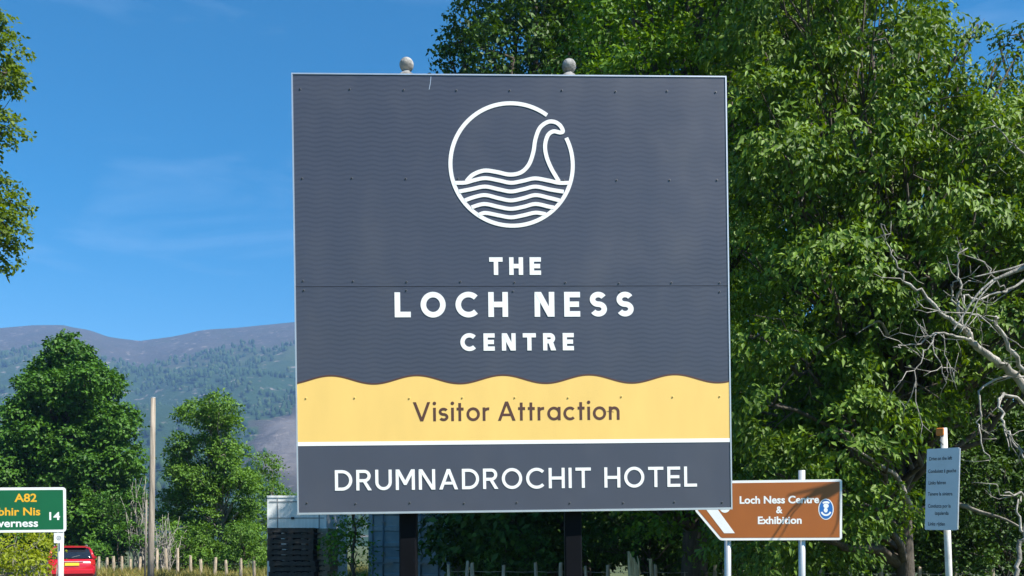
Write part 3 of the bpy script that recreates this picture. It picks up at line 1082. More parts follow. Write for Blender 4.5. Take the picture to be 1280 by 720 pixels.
# screws with dimpled washers
sc = MB().lathe([(0.0030, 0), (0.0030, 0.0032), (0.0012, 0.0045)], (0, 0, 0), 8, Matrix.Rotation(RAD(90), 3, 'X')).mesh('screw', 'screw')
wsh = MB().lathe([(0.0074, 0), (0.0070, 0.0012), (0.0030, 0.0016)], (0, 0, 0), 12, Matrix.Rotation(RAD(90), 3, 'X')).mesh('washer', 'screw_rim')
sc2, wsh2 = sc.copy(), wsh.copy()
for m_, k_ in ((sc2, 'screw_pale'), (wsh2, 'yellow_print')):
    m_.materials.clear(); m_.materials.append(M[k_])
colx = [376, 437, 504.5, 571.5, 638, 703, 769, 834, 893.5]
for row, (py, parent, use) in enumerate([(114.5, up, range(9)), (225.5, up, (0, 1, 2, 3, 5, 6, 7, 8)), (353.5, up, range(9)), (364.5, lowp, (0, 2, 4, 6, 8)), (497, lowp, range(9)), (628.5, lowp, range(9))]):
    for k in use:
        px = colx[k] + (py - 114) * 0.017 + random.uniform(-1.2, 1.2)
        x, z = fr.loc(px, py + random.uniform(-0.8, 0.8) - (colx[k] - 640) * (0.004 if py > 400 else -0.005))
        y = -0.0116 if row == 4 else -0.0101
        for nm, msh, dy in (('screw', sc2 if row == 4 else sc, -0.0012), ('washer', wsh2 if row == 4 else wsh, 0)):
            o = bpy.data.objects.new(nm, msh)
            C.objects.link(o)
            o.matrix_basis = mt @ Matrix.Translation((x, y + dy, z))
            adopt(o, parent)
# a bright scratch near the top edge
x0, z0 = fr.loc(538.8, 97); x1, z1 = fr.loc(536.5, 113)
MB().ribbon([(x0, z0), ((x0 + x1) / 2 + 0.002, (z0 + z1) / 2), (x1, z1)], 0.0032, -0.0106, -0.0095, ID).build_local('scratch', 'alu', up, mt)


# ------------------------------------------------------------------ road signs
def round_rect(x0, z0, x1, z1, r, n=5):
    out = []
    for cx, cz, a in ((x1 - r, z1 - r, 0), (x0 + r, z1 - r, 90), (x0 + r, z0 + r, 180), (x1 - r, z0 + r, 270)):
        out += arc(cx, cz, r, r, a, a + 90, n)
    return out


def round_poly(pts, r, n=4):
    out = []
    k = len(pts)
    for i in range(k):
        p, a, b = Vector(pts[i]), Vector(pts[i - 1]), Vector(pts[(i + 1) % k])
        da, db = (a - p).normalized(), (b - p).normalized()
        for j in range(n + 1):
            t = j / n
            q = (p + da * r) * (1 - t) ** 2 + p * 2 * t * (1 - t) + (p + db * r) * t * t
            out.append((q.x, q.y))
    return out


def inset(poly, d):
    k = len(poly)
    A = sum(poly[i][0] * poly[(i + 1) % k][1] - poly[(i + 1) % k][0] * poly[i][1] for i in range(k))
    s = 1 if A > 0 else -1
    out = []
    for i in range(k):
        p, a, b = Vector(poly[i]), Vector(poly[i - 1]), Vector(poly[(i + 1) % k])
        d0, d1 = (p - a).normalized(), (b - p).normalized()
        n0, n1 = Vector((-d0.y, d0.x)) * s, Vector((-d1.y, d1.x)) * s
        m_ = (n0 + n1).normalized()
        q = p + m_ * d / max(0.4, m_.dot(n0))
        out.append((q.x, q.y))
    return out


# green primary-route sign on the left verge
gf = Frame(P(26, 637, 12.0), RAD(4), RAD(-0.6))
gs = thing('road_sign', 'green A82 Inbhir Nis Inverness 14 road sign on grey pole at left edge', 'road sign', (gf.o.x, 12.0, 0))
L0 = gf.loc(-30, 637)[0]
R0, T0 = gf.loc(82.3, 609)
B0 = gf.loc(82, 665)[1]
rp_ = round_rect(L0, B0, R0, T0, 0.045)
plate = MB().prism(rp_, -0.003, 0.003, ID).build_local('plate', 'sign_white', gs, gf.m4())
MB().prism(inset(rp_, 0.036), -0.005, -0.002, ID).build_local('green_face', 'sign_green', plate, gf.m4())
gp = lambda px, py: gf.loc(px, py)
gm = 12.0 / F
for tx, px, py, cap, wpx, mtl, right in (('A82', 32.2, 622, 10.2, 27, 'sign_yellow', None), ('Inbhir Nis', 20, 639.2, 9.8, 62, 'sign_yellow', 50.6), ('Inverness', 17, 653.6, 9.8, 59, 'sign_white', 47.8), ('14', 68.6, 644.8, 9.8, 13, 'sign_white', None)):
    x, z = gp(px, py)
    font_text(tx, gf, x, z, cap * gm, mtl, plate, 'print ' + tx, width=wpx * gm, bold=0.022, y=-0.0065, xr=gp(right, py)[0] if right else None)
for px in (73.8, -20):
    b = gf.pt(gf.loc(px, 660)[0], 0.058, 0)
    MB().tube([(b.x, b.y, -0.3), (b.x, b.y, T0 + gf.o.z - 0.03)], 0.038, 16).build('pole', 'pale_pole', gs, True)
for z in (T0 - 0.1, B0 + 0.1):
    MB().box((L0 + 0.05, 0.0035, z - 0.02), (R0 - 0.05, 0.015, z + 0.02)).build_local('rail', 'galv', gs, gf.m4())
tf = Frame(P(73.7, 672.5, 12.0), RAD(3))
tg = MB().prism(round_rect(-0.066, -0.07, 0.066, 0.07, 0.006, 2), -0.002, 0.002, ID).build_local('tag_plate', 'sign_white', gs, tf.m4())
mb = MB().ribbon(arc(0, 0, 0.026, 0.026, 0, 360, 20)[:-1], 0.008, -0.0035, -0.001, ID, True)
mb.ribbon([(-0.012, 0.004), (0.012, 0.004)], 0.007, -0.0035, -0.001, ID)
mb.ribbon([(-0.012, -0.009), (0.012, -0.009)], 0.007, -0.0035, -0.001, ID)
mb.build_local('symbol', 'cabin_grey', tg, tf.m4())

# brown tourist sign pointing left, right of the large sign
YB = 10.5
bf = Frame(P(985, 637.5, YB), RAD(-3), RAD(-0.35))
bs = thing('tourist_sign', 'brown Loch Ness Centre and Exhibition arrow sign on two grey poles', 'road sign', (bf.o.x, YB, 0))
bl = bf.loc
corners = [bl(1052.5, 599), bl(1052.5, 675), bl(900, 675.5), bl(868, 637.5), bl(900, 601)]
corners = [tuple(c) for c in corners][::-1]
bp_ = round_poly(corners, 0.032)
bplate = MB().prism(bp_, -0.003, 0.003, ID).build_local('plate', 'sign_white', bs, bf.m4())
MB().prism(inset(bp_, 0.030), -0.005, -0.002, ID).build_local('brown_face', 'sign_brown', bplate, bf.m4())
bm_ = YB / F
chev = [bl(*q) for q in ((912, 605.5), (899.5, 605.5), (883, 637.5), (905, 666.5), (918.5, 666.5), (897.5, 637.5))]
MB().prism([tuple(c) for c in chev], -0.0065, -0.004, ID).build_local('chevron', 'sign_white', bplate, bf.m4())
MB().prism([tuple(bl(906 + 6.5 * math.cos(a), 634.5 + 6.5 * math.sin(a))) for a in np.linspace(0, 6.28, 20)[:-1]], -0.0062, -0.004, ID).build_local('white_dot', 'sign_white', bplate, bf.m4())
for tx, px, py, cap, wpx in (('Loch Ness Centre', 974, 624.4, 9.2, 98), ('&', 974, 637.0, 8.6, 8), ('Exhibition', 974.5, 650.0, 9.2, 54)):
    x, z = bl(px, py)
    font_text(tx, bf, x, z, cap * bm_, 'sign_white', bplate, 'white print ' + tx, width=wpx * bm_, bold=0.030, y=-0.0065)
ex, ez = bl(1032.3, 636.5)
emb = MB().prism(arc(ex, ez, 9.4 * bm_, 13.2 * bm_, 0, 360, 28)[:-1], -0.0064, -0.004, ID).build_local('emblem', 'sign_white', bplate, bf.m4())
emb['label'] = 'blue oval badge with a white figure'
MB().prism(arc(ex, ez, 8.3 * bm_, 12.1 * bm_, 0, 360, 28)[:-1], -0.0074, -0.005, ID).build_local('blue_oval', 'sign_blue', bplate, bf.m4())
mb = MB()
mb.prism(arc(ex, ez + 4.2 * bm_, 3.3 * bm_, 3.0 * bm_, 0, 360, 14)[:-1], -0.0084, -0.006, ID)
mb.prism(arc(ex - 0.4 * bm_, ez - 1.2 * bm_, 2.4 * bm_, 3.0 * bm_, 0, 360, 14)[:-1], -0.0086, -0.006, ID)
mb.ribbon(arc(ex, ez - 2.0 * bm_, 5.6 * bm_, 5.4 * bm_, 195, 345, 14), 2.2 * bm_, -0.0082, -0.006, ID)
mb.ribbon([(ex - 4 * bm_, ez + 7.6 * bm_), (ex - 1.4 * bm_, ez + 8.8 * bm_), (ex + 1.4 * bm_, ez + 8.8 * bm_), (ex + 4 * bm_, ez + 7.6 * bm_)], 2.4 * bm_, -0.0080, -0.006, ID)
mb.build_local('white_figure', 'sign_white', bplate, bf.m4())
for px, ptop in ((911, 604), (1004.3, 588)):
    b_ = bf.pt(bl(px, 690)[0], 0.064, 0)
    t_ = P(px, ptop, b_.y)
    MB().tube([(b_.x + 0.006, b_.y, -0.3), (b_.x, b_.y, t_.z)], 0.040, 16).build('pole', 'galv', bs, True)
for py in (612, 662):
    z = bl(985, py)[1]
    MB().box((bl(905, py)[0], 0.0035, z - 0.02), (bl(1045, py)[0], 0.022, z + 0.02)).build_local('rail', 'galv', bs, bf.m4())

# multilingual keep-left notice on its pole, facing further left
YN = 9.8
nf = Frame(P(1177.2, 611.5, YN), RAD(-50), RAD(1.6))
ns = thing('notice_sign', 'pale grey multilingual drive on the left notice on thin white pole', 'road sign', (P(1184, 700, YN).x, YN + 0.05, 0))
nw, nh = 0.175, 0.455
nplate = MB().prism(round_rect(-nw, -nh, nw, nh, 0.012, 3), -0.004, 0.009, ID).build_local('plate', 'notice', ns, nf.m4())
rim = MB()
rim.box((nw + 0.0003, -0.006, -nh + 0.01), (nw + 0.010, 0.016, nh - 0.01))
rim.build_local('edge_trim', 'alu', nplate, nf.m4())
for k, (tx, z, w_, cx_) in enumerate((('Drive on the left', 0.345, 0.25, -0.02), ('Conduisez à gauche', 0.205, 0.305, 0.0), ('Links fahren', 0.075, 0.19, -0.05), ('Tenere la sinistra', -0.05, 0.27, -0.015), ('Conduzca por la', -0.185, 0.25, -0.02), ('izquierda', -0.265, 0.15, 0.01), ('Links rijden', -0.385, 0.185, -0.045))):
    font_text(tx, nf, cx_, z, 0.040, 'black_ink', nplate, 'black print ' + tx, width=w_, bold=0.012, y=-0.0058)
bk = nf.pt(0, 0.05, 0)
pb, ptp = P(1185.2, 712, YN), P(1178.8, 534.5, YN)
px_off = Vector((0.03, 0.05, 0))
pd = ptp - pb
ft = pb - pd * ((pb.z + 0.3) / pd.z)
pole_ = MB().tube([ft + px_off, ptp + px_off], 0.036, 16).build('pole', 'pale_pole', ns, True)
rc = ptp + px_off
of = Frame((rc.x - 0.055, rc.y - 0.035, rc.z - 0.045), RAD(-35))
MB().bevbox((-0.040, -0.022, -0.042), (0.040, 0.022, 0.042), 0.008).build_local('orange_reflector', 'orange', ns, of.m4())
MB().tube([of.pt(0.02, 0.0, -0.04), of.pt(0.0, 0.0, -0.1), of.pt(0.03, 0.01, -0.15)], 0.006, 6).build('bracket', 'wire', ns, True)


# ------------------------------------------------------------------ red car driving away on the left
def make_car(loc, heading):
    mtx = Matrix.Translation(loc) @ Matrix.Rotation(heading, 4, 'Z')
    car = thing('parked_car', 'red hatchback seen from behind on the road beyond green sign', 'car', loc)

    def put(mb, name, material, parent, smooth=False):
        return mb.build_local(name, material, parent, mtx, smooth)
    # body below the belt line: stations from tail to nose, (y, half width, sill, shoulder, top)
    st = [(-2.08, 0.70, 0.42, 0.62, 0.70), (-2.05, 0.80, 0.32, 0.66, 0.86), (-1.96, 0.86, 0.28, 0.72, 0.97), (-1.70, 0.89, 0.26, 0.76, 1.00), (-1.0, 0.90, 0.24, 0.78, 0.99), (0.0, 0.90, 0.24, 0.76, 0.96),
          (0.9, 0.89, 0.24, 0.74, 0.94), (1.5, 0.87, 0.25, 0.70, 0.86), (1.9, 0.82, 0.28, 0.62, 0.76), (2.08, 0.70, 0.34, 0.54, 0.64)]
    vs, fs = [], []
    for y, w, z0, zs, zt in st:
        half = [(w * 0.90, z0), (w * 0.97, z0 + 0.10), (w, (z0 + zs) / 2), (w, zs), (w * 0.965, zs + (zt - zs) * 0.6), (w * 0.88, zt)]
        ringp = [(x, z) for x, z in half] + [(-x, z) for x, z in reversed(half)]
        vs += [(x, y, z) for x, z in ringp]
    k = 12
    for i in range(len(st) - 1):
        for j in range(k):
            fs.append((i * k + j, i * k + (j + 1) % k, (i + 1) * k + (j + 1) % k, (i + 1) * k + j))
    fs += [tuple(reversed(range(k))), tuple(range((len(st) - 1) * k, len(st) * k))]
    body = put(MB().add(vs, fs), 'body', 'red_paint', car, True)
    # glasshouse: dark glass volume, red roof and pillars over it
    gh = [(-1.90, 0.74, 0.99, 0.70, 1.04), (-1.62, 0.78, 0.985, 0.63, 1.36), (-1.40, 0.79, 0.985, 0.61, 1.465), (-0.6, 0.80, 0.98, 0.61, 1.50), (0.15, 0.80, 0.965, 0.60, 1.47), (0.55, 0.79, 0.95, 0.60, 1.30), (1.15, 0.77, 0.93, 0.74, 0.96)]
    vs, fs = [], []
    for y, wb, zb, wt, zt in gh:
        vs += [(wb, y, zb), (wt + 0.03, y, zb + (zt - zb) * 0.93), (wt - 0.06, y, zt), (-wt + 0.06, y, zt), (-wt - 0.03, y, zb + (zt - zb) * 0.93), (-wb, y, zb)]
    k = 6
    for i in range(len(gh) - 1):
        for j in range(k):
            fs.append((i * k + j, i * k + (j + 1) % k, (i + 1) * k + (j + 1) % k, (i + 1) * k + j))
    fs += [tuple(reversed(range(k))), tuple(range((len(gh) - 1) * k, len(gh) * k))]
    put(MB().add(vs, fs), 'window', 'glass', car, True)
    rf = [(-1.56, 0.66, 1.425), (-1.40, 0.655, 1.482), (-0.6, 0.65, 1.522), (0.10, 0.64, 1.495), (0.28, 0.63, 1.435)]
    vs, fs = [], []
    for y, w, z in rf:
        vs += [(w, y, z - 0.055), (w - 0.05, y, z), (0, y, z + 0.015), (-w + 0.05, y, z), (-w, y, z - 0.055)]
    for i in range(len(rf) - 1):
        for j in range(4):
            fs.append((i * 5 + j, i * 5 + j + 1, i * 5 + j + 6, i * 5 + j + 5))
    roof = put(MB().add(vs, fs), 'roof', 'red_paint', car, True)
    for s in (-1, 1):
        put(MB().tube([(s * 0.80, -1.80, 0.99), (s * 0.72, -1.60, 1.30), (s * 0.655, -1.40, 1.45)], [0.075, 0.06, 0.04], 8), 'pillar', 'red_paint', car, True)
        put(MB().tube([(s * 0.80, -0.2, 0.97), (s * 0.655, -0.25, 1.47)], 0.03, 6), 'pillar', 'black_plastic', car)
        put(MB().tube([(s * 0.60, -1.30, 1.505), (s * 0.60, -1.2, 1.545), (s * 0.60, 0.0, 1.545), (s * 0.60, 0.1, 1.50)], 0.016, 6), 'roof_rail', 'alu', roof)
        put(MB().bevbox((s * 0.76 - 0.09, -2.065, 0.72), (s * 0.76 + 0.09, -1.90, 0.96), 0.03), 'tail_light', 'tail_red', car)
        put(MB().bevbox((s * 0.98 - 0.09, 0.62, 0.93), (s * 0.98 + 0.09, 0.75, 1.08), 0.03), 'wing_mirror', 'red_paint', car)
        for y in (-1.28, 1.30):
            ax = Matrix.Rotation(RAD(90), 3, 'Y')
            ty = put(MB().lathe([(0.20, -0.10), (0.30, -0.10), (0.318, -0.07), (0.318, 0.07), (0.30, 0.10), (0.20, 0.10)], (s * 0.82, y, 0.318), 22, ax), 'wheel', 'tyre', car, True)
            put(MB().lathe([(0.20, -0.098), (0.17, -0.104), (0.05, -0.104)] if s < 0 else [(0.05, 0.104), (0.17, 0.104), (0.20, 0.098)], (s * 0.82, y, 0.318), 16, ax), 'rim', 'rim', ty)
    put(MB().bevbox((-0.80, -2.13, 0.36), (0.80, -1.98, 0.58), 0.04), 'bumper', 'red_paint', car)
    put(MB().bevbox((-0.26, -2.115, 0.72), (0.26, -2.06, 0.83), 0.006), 'number_plate', 'plate_yellow', car)
    put(MB().bevbox((-0.42, -2.085, 0.865), (0.42, -2.03, 0.895), 0.008), 'boot_trim', 'alu', car)
    put(MB().bevbox((-0.55, -1.70, 1.445), (0.55, -1.50, 1.475), 0.012), 'spoiler', 'red_paint', car)
    put(MB().tube([(0, -1.89, 1.05), (0.30, -1.83, 1.13)], 0.012, 5), 'wiper', 'black_plastic', car)
    return car


make_car((-18.75, 37.3, 0.004), RAD(29))

# ------------------------------------------------------------------ dark blue shipping container behind the large sign
YC = 25.5
cxl = P(460, 680, YC).x
CW, CH, CL = 2.438, 2.62, 4.0
cm = Matrix.Translation((cxl + CW / 2, YC, 0)) @ Matrix.Rotation(RAD(-3), 4, 'Z')
cont = thing('shipping_container', 'dark blue steel shipping container in tree shade behind the square sign', 'container', (cxl + CW / 2, YC, 0))


def cput(mb, name, material, parent=cont, smooth=False):
    return mb.build_local(name, material, parent, cm, smooth)


hw2 = CW / 2
for x in (-hw2, hw2 - 0.12):
    cput(MB().box((x, 0.0, 0.0), (x + 0.12, 0.14, CH)), 'corner_post', 'cont_blue')
cput(MB().box((-hw2 + 0.12, 0.0, CH - 0.13), (hw2 - 0.12, 0.12, CH - 0.002)), 'header', 'cont_blue')
cput(MB().box((-hw2 + 0.12, 0.0, 0.0), (hw2 - 0.12, 0.12, 0.15)), 'sill', 'cont_blue')
for x in (-hw2 - 0.004, hw2 - 0.156):
    for z in (-0.002, CH - 0.118):
        cput(MB().bevbox((x, -0.006, z), (x + 0.16, 0.16, z + 0.12), 0.01), 'corner_casting', 'cont_steel')
for d in (0, 1):
    xa = -hw2 + 0.13 if d == 0 else 0.006
    xb = -0.006 if d == 0 else hw2 - 0.13
    mb = MB()
    z = 0.16
    zs = []
    while z < CH - 0.15:
        zs += [(z, 0.045), (z + 0.10, 0.045), (z + 0.13, 0.075), (z + 0.42, 0.075), (z + 0.45, 0.045)]
        z += 0.46
    zs = [(min(zz, CH - 0.14), yy) for zz, yy in zs]
    vs = [(xx, yy, zz) for zz, yy in zs for xx in (xa, xb)]
    mb.add(vs, [(2 * i, 2 * i + 1, 2 * i + 3, 2 * i + 2) for i in range(len(zs) - 1)])
    mb.box((xa, 0.080, 0.16), (xb, 0.11, CH - 0.14))
    door = cput(mb, 'door', 'cont_blue')
    for f_ in (0.28, 0.76):
        xr_ = xa + (xb - xa) * f_
        cput(MB().tube([(xr_, 0.005, 0.06), (xr_, 0.005, CH - 0.06)], 0.021, 8), 'locking_rod', 'cont_steel', door, True)
        cput(MB().box((xr_ - 0.02, -0.03, 1.02), (xr_ + 0.30, -0.012, 1.07)), 'handle', 'cont_steel', door)
        for z in (0.35, 1.3, 2.2):
            cput(MB().box((xr_ - 0.05, -0.022, z), (xr_ + 0.05, 0.04, z + 0.06)), 'bracket', 'cont_steel', door)
for s in (-1, 1):
    vs, n_ = [], 0
    y = 0.15
    while y < CL:
        for dx, dy in ((0, 0), (0, 0.07), (0.035, 0.105), (0.035, 0.175)):
            vs += [(s * (hw2 - 0.01 - dx), y + dy, 0.0), (s * (hw2 - 0.01 - dx), y + dy, CH - 0.03)]
        y += 0.21
    k = len(vs) // 2
    cput(MB().add(vs, [(2 * i, 2 * i + 2, 2 * i + 3, 2 * i + 1) for i in range(k - 1)]), 'side_wall', 'cont_blue')
cput(MB().box((-hw2 + 0.002, 0.13, CH - 0.04), (hw2 - 0.002, CL, CH - 0.01)), 'top', 'cont_blue')
cput(MB().box((-hw2 + 0.06, CL - 0.05, 0.0), (hw2 - 0.06, CL, CH - 0.05)), 'end_wall', 'cont_blue')

# ------------------------------------------------------------------ white cabin left of the large sign
YW = 25.0
x0, x1 = P(334, 680, YW).x, P(408, 680, YW).x
zt = P(334, 620.5, YW).z
cab = thing('white_cabin', 'white panelled site cabin peeping out behind the pallets and sign', 'cabin', ((x0 + x1) / 2, YW, 0))
MB().box((x0, YW, 0.12), (x1, YW + 3.2, zt - 0.05)).build('body', 'cabin_white', cab)
MB().bevbox((x0 - 0.012, YW - 0.02, zt - 0.049), (x1 + 0.012, YW + 3.22, zt + 0.02), 0.012).build('roof', 'cabin_white', cab)
for px in (347, 399):
    x = P(px, 680, YW).x
    MB().box((x - 0.013, YW - 0.012, 0.15), (x + 0.013, YW - 0.001, zt - 0.055)).build('seam_strip', 'cabin_grey', cab)
for py in (627.2, 647.6):
    z = P(340, py, YW).z
    MB().box((x0 + 0.06, YW - 0.016, z - 0.012), (x1 - 0.06, YW - 0.0125, z + 0.012)).build('seam_strip', 'cabin_grey', cab)
z = P(340, 647.6, YW).z
MB().bevbox((P(366, 680, YW).x - 0.04, YW - 0.05, z - 0.035), (P(366, 680, YW).x + 0.05, YW - 0.017, z + 0.03), 0.006).build('latch', 'black_plastic', cab)
for xx in (x0 + 0.15, x1 - 0.35):
    MB().box((xx, YW + 0.1, 0.0), (xx + 0.2, YW + 3.0, 0.119)).build('skid', 'dark_timber', cab)


# ------------------------------------------------------------------ pallet stacks in front of it
def pallet_parts(material):
    top, bot, rail_ = MB(), MB(), MB()
    for k in range(7):
        x = -0.6 + k * (1.2 - 0.13) / 6
        top.box((x, -0.5, 0.122), (x + 0.13, 0.5, 0.144))
    for x in (-0.6, -0.065, 0.47):
        bot.box((x, -0.5, 0.0), (x + 0.13, 0.5, 0.0218))
    rail_.bevbox((-0.6, -0.022, 0.022), (0.6, 0.022, 0.1218), 0.004)
    return top.mesh('deck', material), bot.mesh('base_boards', material), rail_.mesh('stringer', material)


ORD = ['topmost', 'second', 'third', 'fourth', 'fifth', 'sixth', 'seventh', 'eighth', 'ninth', 'tenth', 'eleventh', 'twelfth', 'thirteenth', 'bottom']


def stack(n, x, y, yaw, material, label, group):
    pm = pallet_parts(material)
    for k in range(n):
        loc = Vector((x + random.uniform(-.03, .03), y + random.uniform(-.03, .03), k * 0.1445))
        od = ORD[n - 1 - k]
        od = od + ' in' if k in (0, n - 1) else od + ' from the top of'
        t = thing('wooden_pallet', label % od, 'pallet', loc, group)
        t.rotation_euler = (0, 0, yaw + random.uniform(-.03, .03))
        for nm, me_, ys in (('deck', pm[0], (0,)), ('base_boards', pm[1], (0,)), ('stringer', pm[2], (-0.47, 0, 0.47))):
            for yy in ys:
                o = bpy.data.objects.new(nm, me_)
                C.objects.link(o)
                o.parent = t
                o.location = (0, yy, 0)
                if nm != 'stringer': o['kind'] = 'stuff'


stack(14, P(363.5, 680, 23).x, 23.5, RAD(2), 'dark_timber', 'dark wooden pallet, %s the stack before the white cabin', 'dark pallets in one stack')
stack(14, P(397, 680, 24.3).x - 0.15, 24.3, RAD(-3), 'pale_timber', 'pale wooden pallet, %s the stack behind the dark pallets', 'pale pallets in one stack')


# ------------------------------------------------------------------ fences
def post_mesh(name, w, h, seed):
    rng_ = random.Random(seed)
    mb = MB()
    n_ = 7
    vs, fs = [], []
    tilt = rng_.uniform(-0.02, 0.02)
    prof_ = [(-0.3, 1.0), (h * 0.4, rng_.uniform(.93, 1.05)), (h * 0.85, rng_.uniform(.88, 1.0)), (h, rng_.uniform(.75, .92))]
    off = [rng_.uniform(.82, 1.15) for _ in range(n_)]
    for z, s in prof_:
        for k in range(n_):
            a_ = 2 * math.pi * k / n_
            vs.append((math.cos(a_) * w / 2 * s * off[k], math.sin(a_) * w / 2 * s * off[k], z + (rng_.uniform(-.02, .02) if z == h else 0)))
    for i in range(3):
        for k in range(n_):
            fs.append((i * n_ + k, i * n_ + (k + 1) % n_, (i + 1) * n_ + (k + 1) % n_, (i + 1) * n_ + k))
    fs.append(tuple(range(3 * n_, 4 * n_)))
    return mb.add(vs, fs).mesh(name, 'post_wood')


def fence(label, posts, wires, w):
    """posts: (px, top row, depth)"""
    f = thing('post_fence', label, 'fence', P(posts[len(posts) // 2][0], 680, posts[len(posts) // 2][2]) * 1.0)
    f.location.z = 0
    WORLD[f.name] = Matrix.Translation(f.location)
    tops = []
    variants = {}
    for i, (px, py, Y) in enumerate(posts):
        p = P(px, py, Y)
        h = round(max(0.5, p.z), 1)
        key = (h, i % 4)
        if key not in variants: variants[key] = post_mesh('post', w, h, i * 7 + 3)
        o = link_mesh('post', variants[key], f, (p.x, p.y, p.z - h - 0.0), (random.uniform(-.05, .05), random.uniform(-.06, .06), random.uniform(0, 6)))
        tops.append(p)
    for hz_ in wires:
        mb = MB()
        pts = []
        for a, b in zip(tops[:-1], tops[1:]):
            pts.append((a.x, a.y - w / 2 - 0.004, hz_))
            pts.append(((a.x + b.x) / 2, (a.y + b.y) / 2 - w / 2 - 0.004, hz_ - 0.015))
        pts.append((tops[-1].x, tops[-1].y - w / 2 - 0.004, hz_))
        mb.tube(pts, 0.0045, 4, False).build('wire', 'wire', f)
    return f


lp = [(112, 697, 41.5), (122.5, 696, 41.3), (133, 697, 41.1), (143, 695.5, 40.9), (153, 695.5, 40.7), (163, 699, 40.5), (174, 696, 40.2), (196.5, 685.5, 39.6), (208.5, 686, 39.4), (222, 685.5, 39.1), (239, 694.5, 38.7),
      (252, 699, 38.4), (268, 697, 38.1), (284, 700, 37.8), (301, 698, 37.5), (318, 701, 37.2)]
fence('weathered close set stake fence under the left hand trees', lp, (0.35, 0.75), 0.13)
rpz = [(563, 706, 19.6), (581.5, 701.5, 19.5), (592, 704, 19.4), (628, 707, 19.3), (673, 703, 19.2), (700, 704, 19.1), (735, 708, 19.0), (759.5, 706, 18.9), (822, 705.5, 18.7), (855, 706, 18.6), (893, 706.5, 18.5), (905.5, 712, 18.5),
       (938, 709.5, 18.4), (981, 709, 18.3), (1024.5, 711, 18.2), (1063, 711, 18.1), (1103, 709, 18.0), (1150, 709, 17.9), (1192, 711, 17.8), (1240, 710, 17.7)]
fence('weathered wooden post and wire fence under the right hand trees', rpz, (0.45, 0.8, 1.0), 0.088)

# splintered stump and snapped stakes standing in that fence line
p0 = P(790, 700, 18.6)
stump = thing('splintered_stump', 'pale splintered stump sticking up between the fence posts under the sign', 'stump', (p0.x, p0.y, 0))
for k, (dx, tz, bend, r) in enumerate(((-0.05, 689, -0.02, 0.055), (-0.01, 692, 0.03, 0.045), (0.05, 697, 0.06, 0.04), (0.10, 703, 0.07, 0.035), (0.13, 695, 0.03, 0.022))):
    tp = P(788, tz, 18.6)
    x = p0.x + dx
    MB().tube([(x + 0.03, p0.y, -0.1), (x + 0.02, p0.y, tp.z * 0.6), (x + bend * 0.3, p0.y - 0.01, tp.z * 0.9), (x - 0.02, p0.y - 0.01, tp.z)], [r * 1.2, r, r * 0.8, r * 0.45], 7).build('splinter', 'straw', stump, True)
p1 = P(812, 700, 18.75)
st2 = thing('snapped_stake', 'snapped forked stake just right of the splintered stump', 'stump', (p1.x, p1.y, 0))
MB().tube([(p1.x + 0.05, p1.y, -0.1), (p1.x + 0.04, p1.y, 0.9), (p1.x + 0.01, p1.y, P(0, 700, 18.75).z), (p1.x - 0.05, p1.y, P(0, 699, 18.75).z)], [0.04, 0.035, 0.03, 0.02], 7).build('stem', 'straw', st2, True)
MB().tube([(p1.x + 0.06, p1.y, 0.6), (p1.x + 0.05, p1.y, 1.0), (p1.x + 0.02, p1.y, P(0, 698.5, 18.75).z)], [0.04, 0.036, 0.028], 7).build('fork', 'straw', st2, True)

# ------------------------------------------------------------------ bare wooden pole
p = P(189, 680, 36)
wp_ = thing('wooden_pole', 'tall bare wooden utility pole between the two left hand trees', 'pole', (p.x, 36, 0))
tz = P(189, 497.5, 36).z
tx_ = P(191.5, 497.5, 36).x
MB().tube([(p.x - 0.03, 36, -0.3), (p.x, 36, 2.0), ((p.x + tx_) / 2, 36, tz * 0.55), (tx_, 36, tz)], [0.135, 0.125, 0.112, 0.092], 14).build('shaft', 'pole_wood', wp_, True)
MB().tube([(tx_, 36, tz - 0.002), (tx_, 36, tz + 0.03)], [0.097, 0.097], 14).build('cap', 'galv', wp_)
MB().tube([(p.x - 0.22, 35.9, -0.1), (p.x - 0.16, 35.86, 1.8), (p.x - 0.13, 35.86, 3.4)], 0.035, 7).build('strut', 'pole_wood', wp_, True)


# ------------------------------------------------------------------ trees and shrubs
def by_rows(tbl):
    """shape test from (row, left, right)"""
    ys = [a for a, _, _ in tbl]
    return lambda px, py: ys[0] <= py <= ys[-1] and np.interp(py, ys, [b for _, b, _ in tbl]) <= px <= np.interp(py, ys, [c for _, _, c in tbl])


# left: broad sycamore
lb = lobes_in((-20, 410, 190, 690), (46, 51), (0.75, 1.2), 80, 11, 0.85, by_rows([(436, 78, 96), (455, 60, 112), (485, 38, 132), (520, 20, 146), (560, 8, 154), (630, 0, 158), (684, 4, 156)]))
lb += [tuple(P(px, py, 48.5)) + (r_, r_, r_ * 0.9) for px, py, r_ in ((86, 425, 0.5), (80, 436, 0.7), (96, 440, 0.7), (64, 452, 0.6), (112, 456, 0.6))]
tree('sycamore_tree', 'broad rounded dark green tree on the far left behind the green sign', (P(84, 680, 48.5).x, 48.5, 0), lb, 'leaf_syc', 21, 0.32, dens=26, per=9, size=(0.19, 0.16), style='flat', twig=0.5, gap=-0.75, back=0.35)
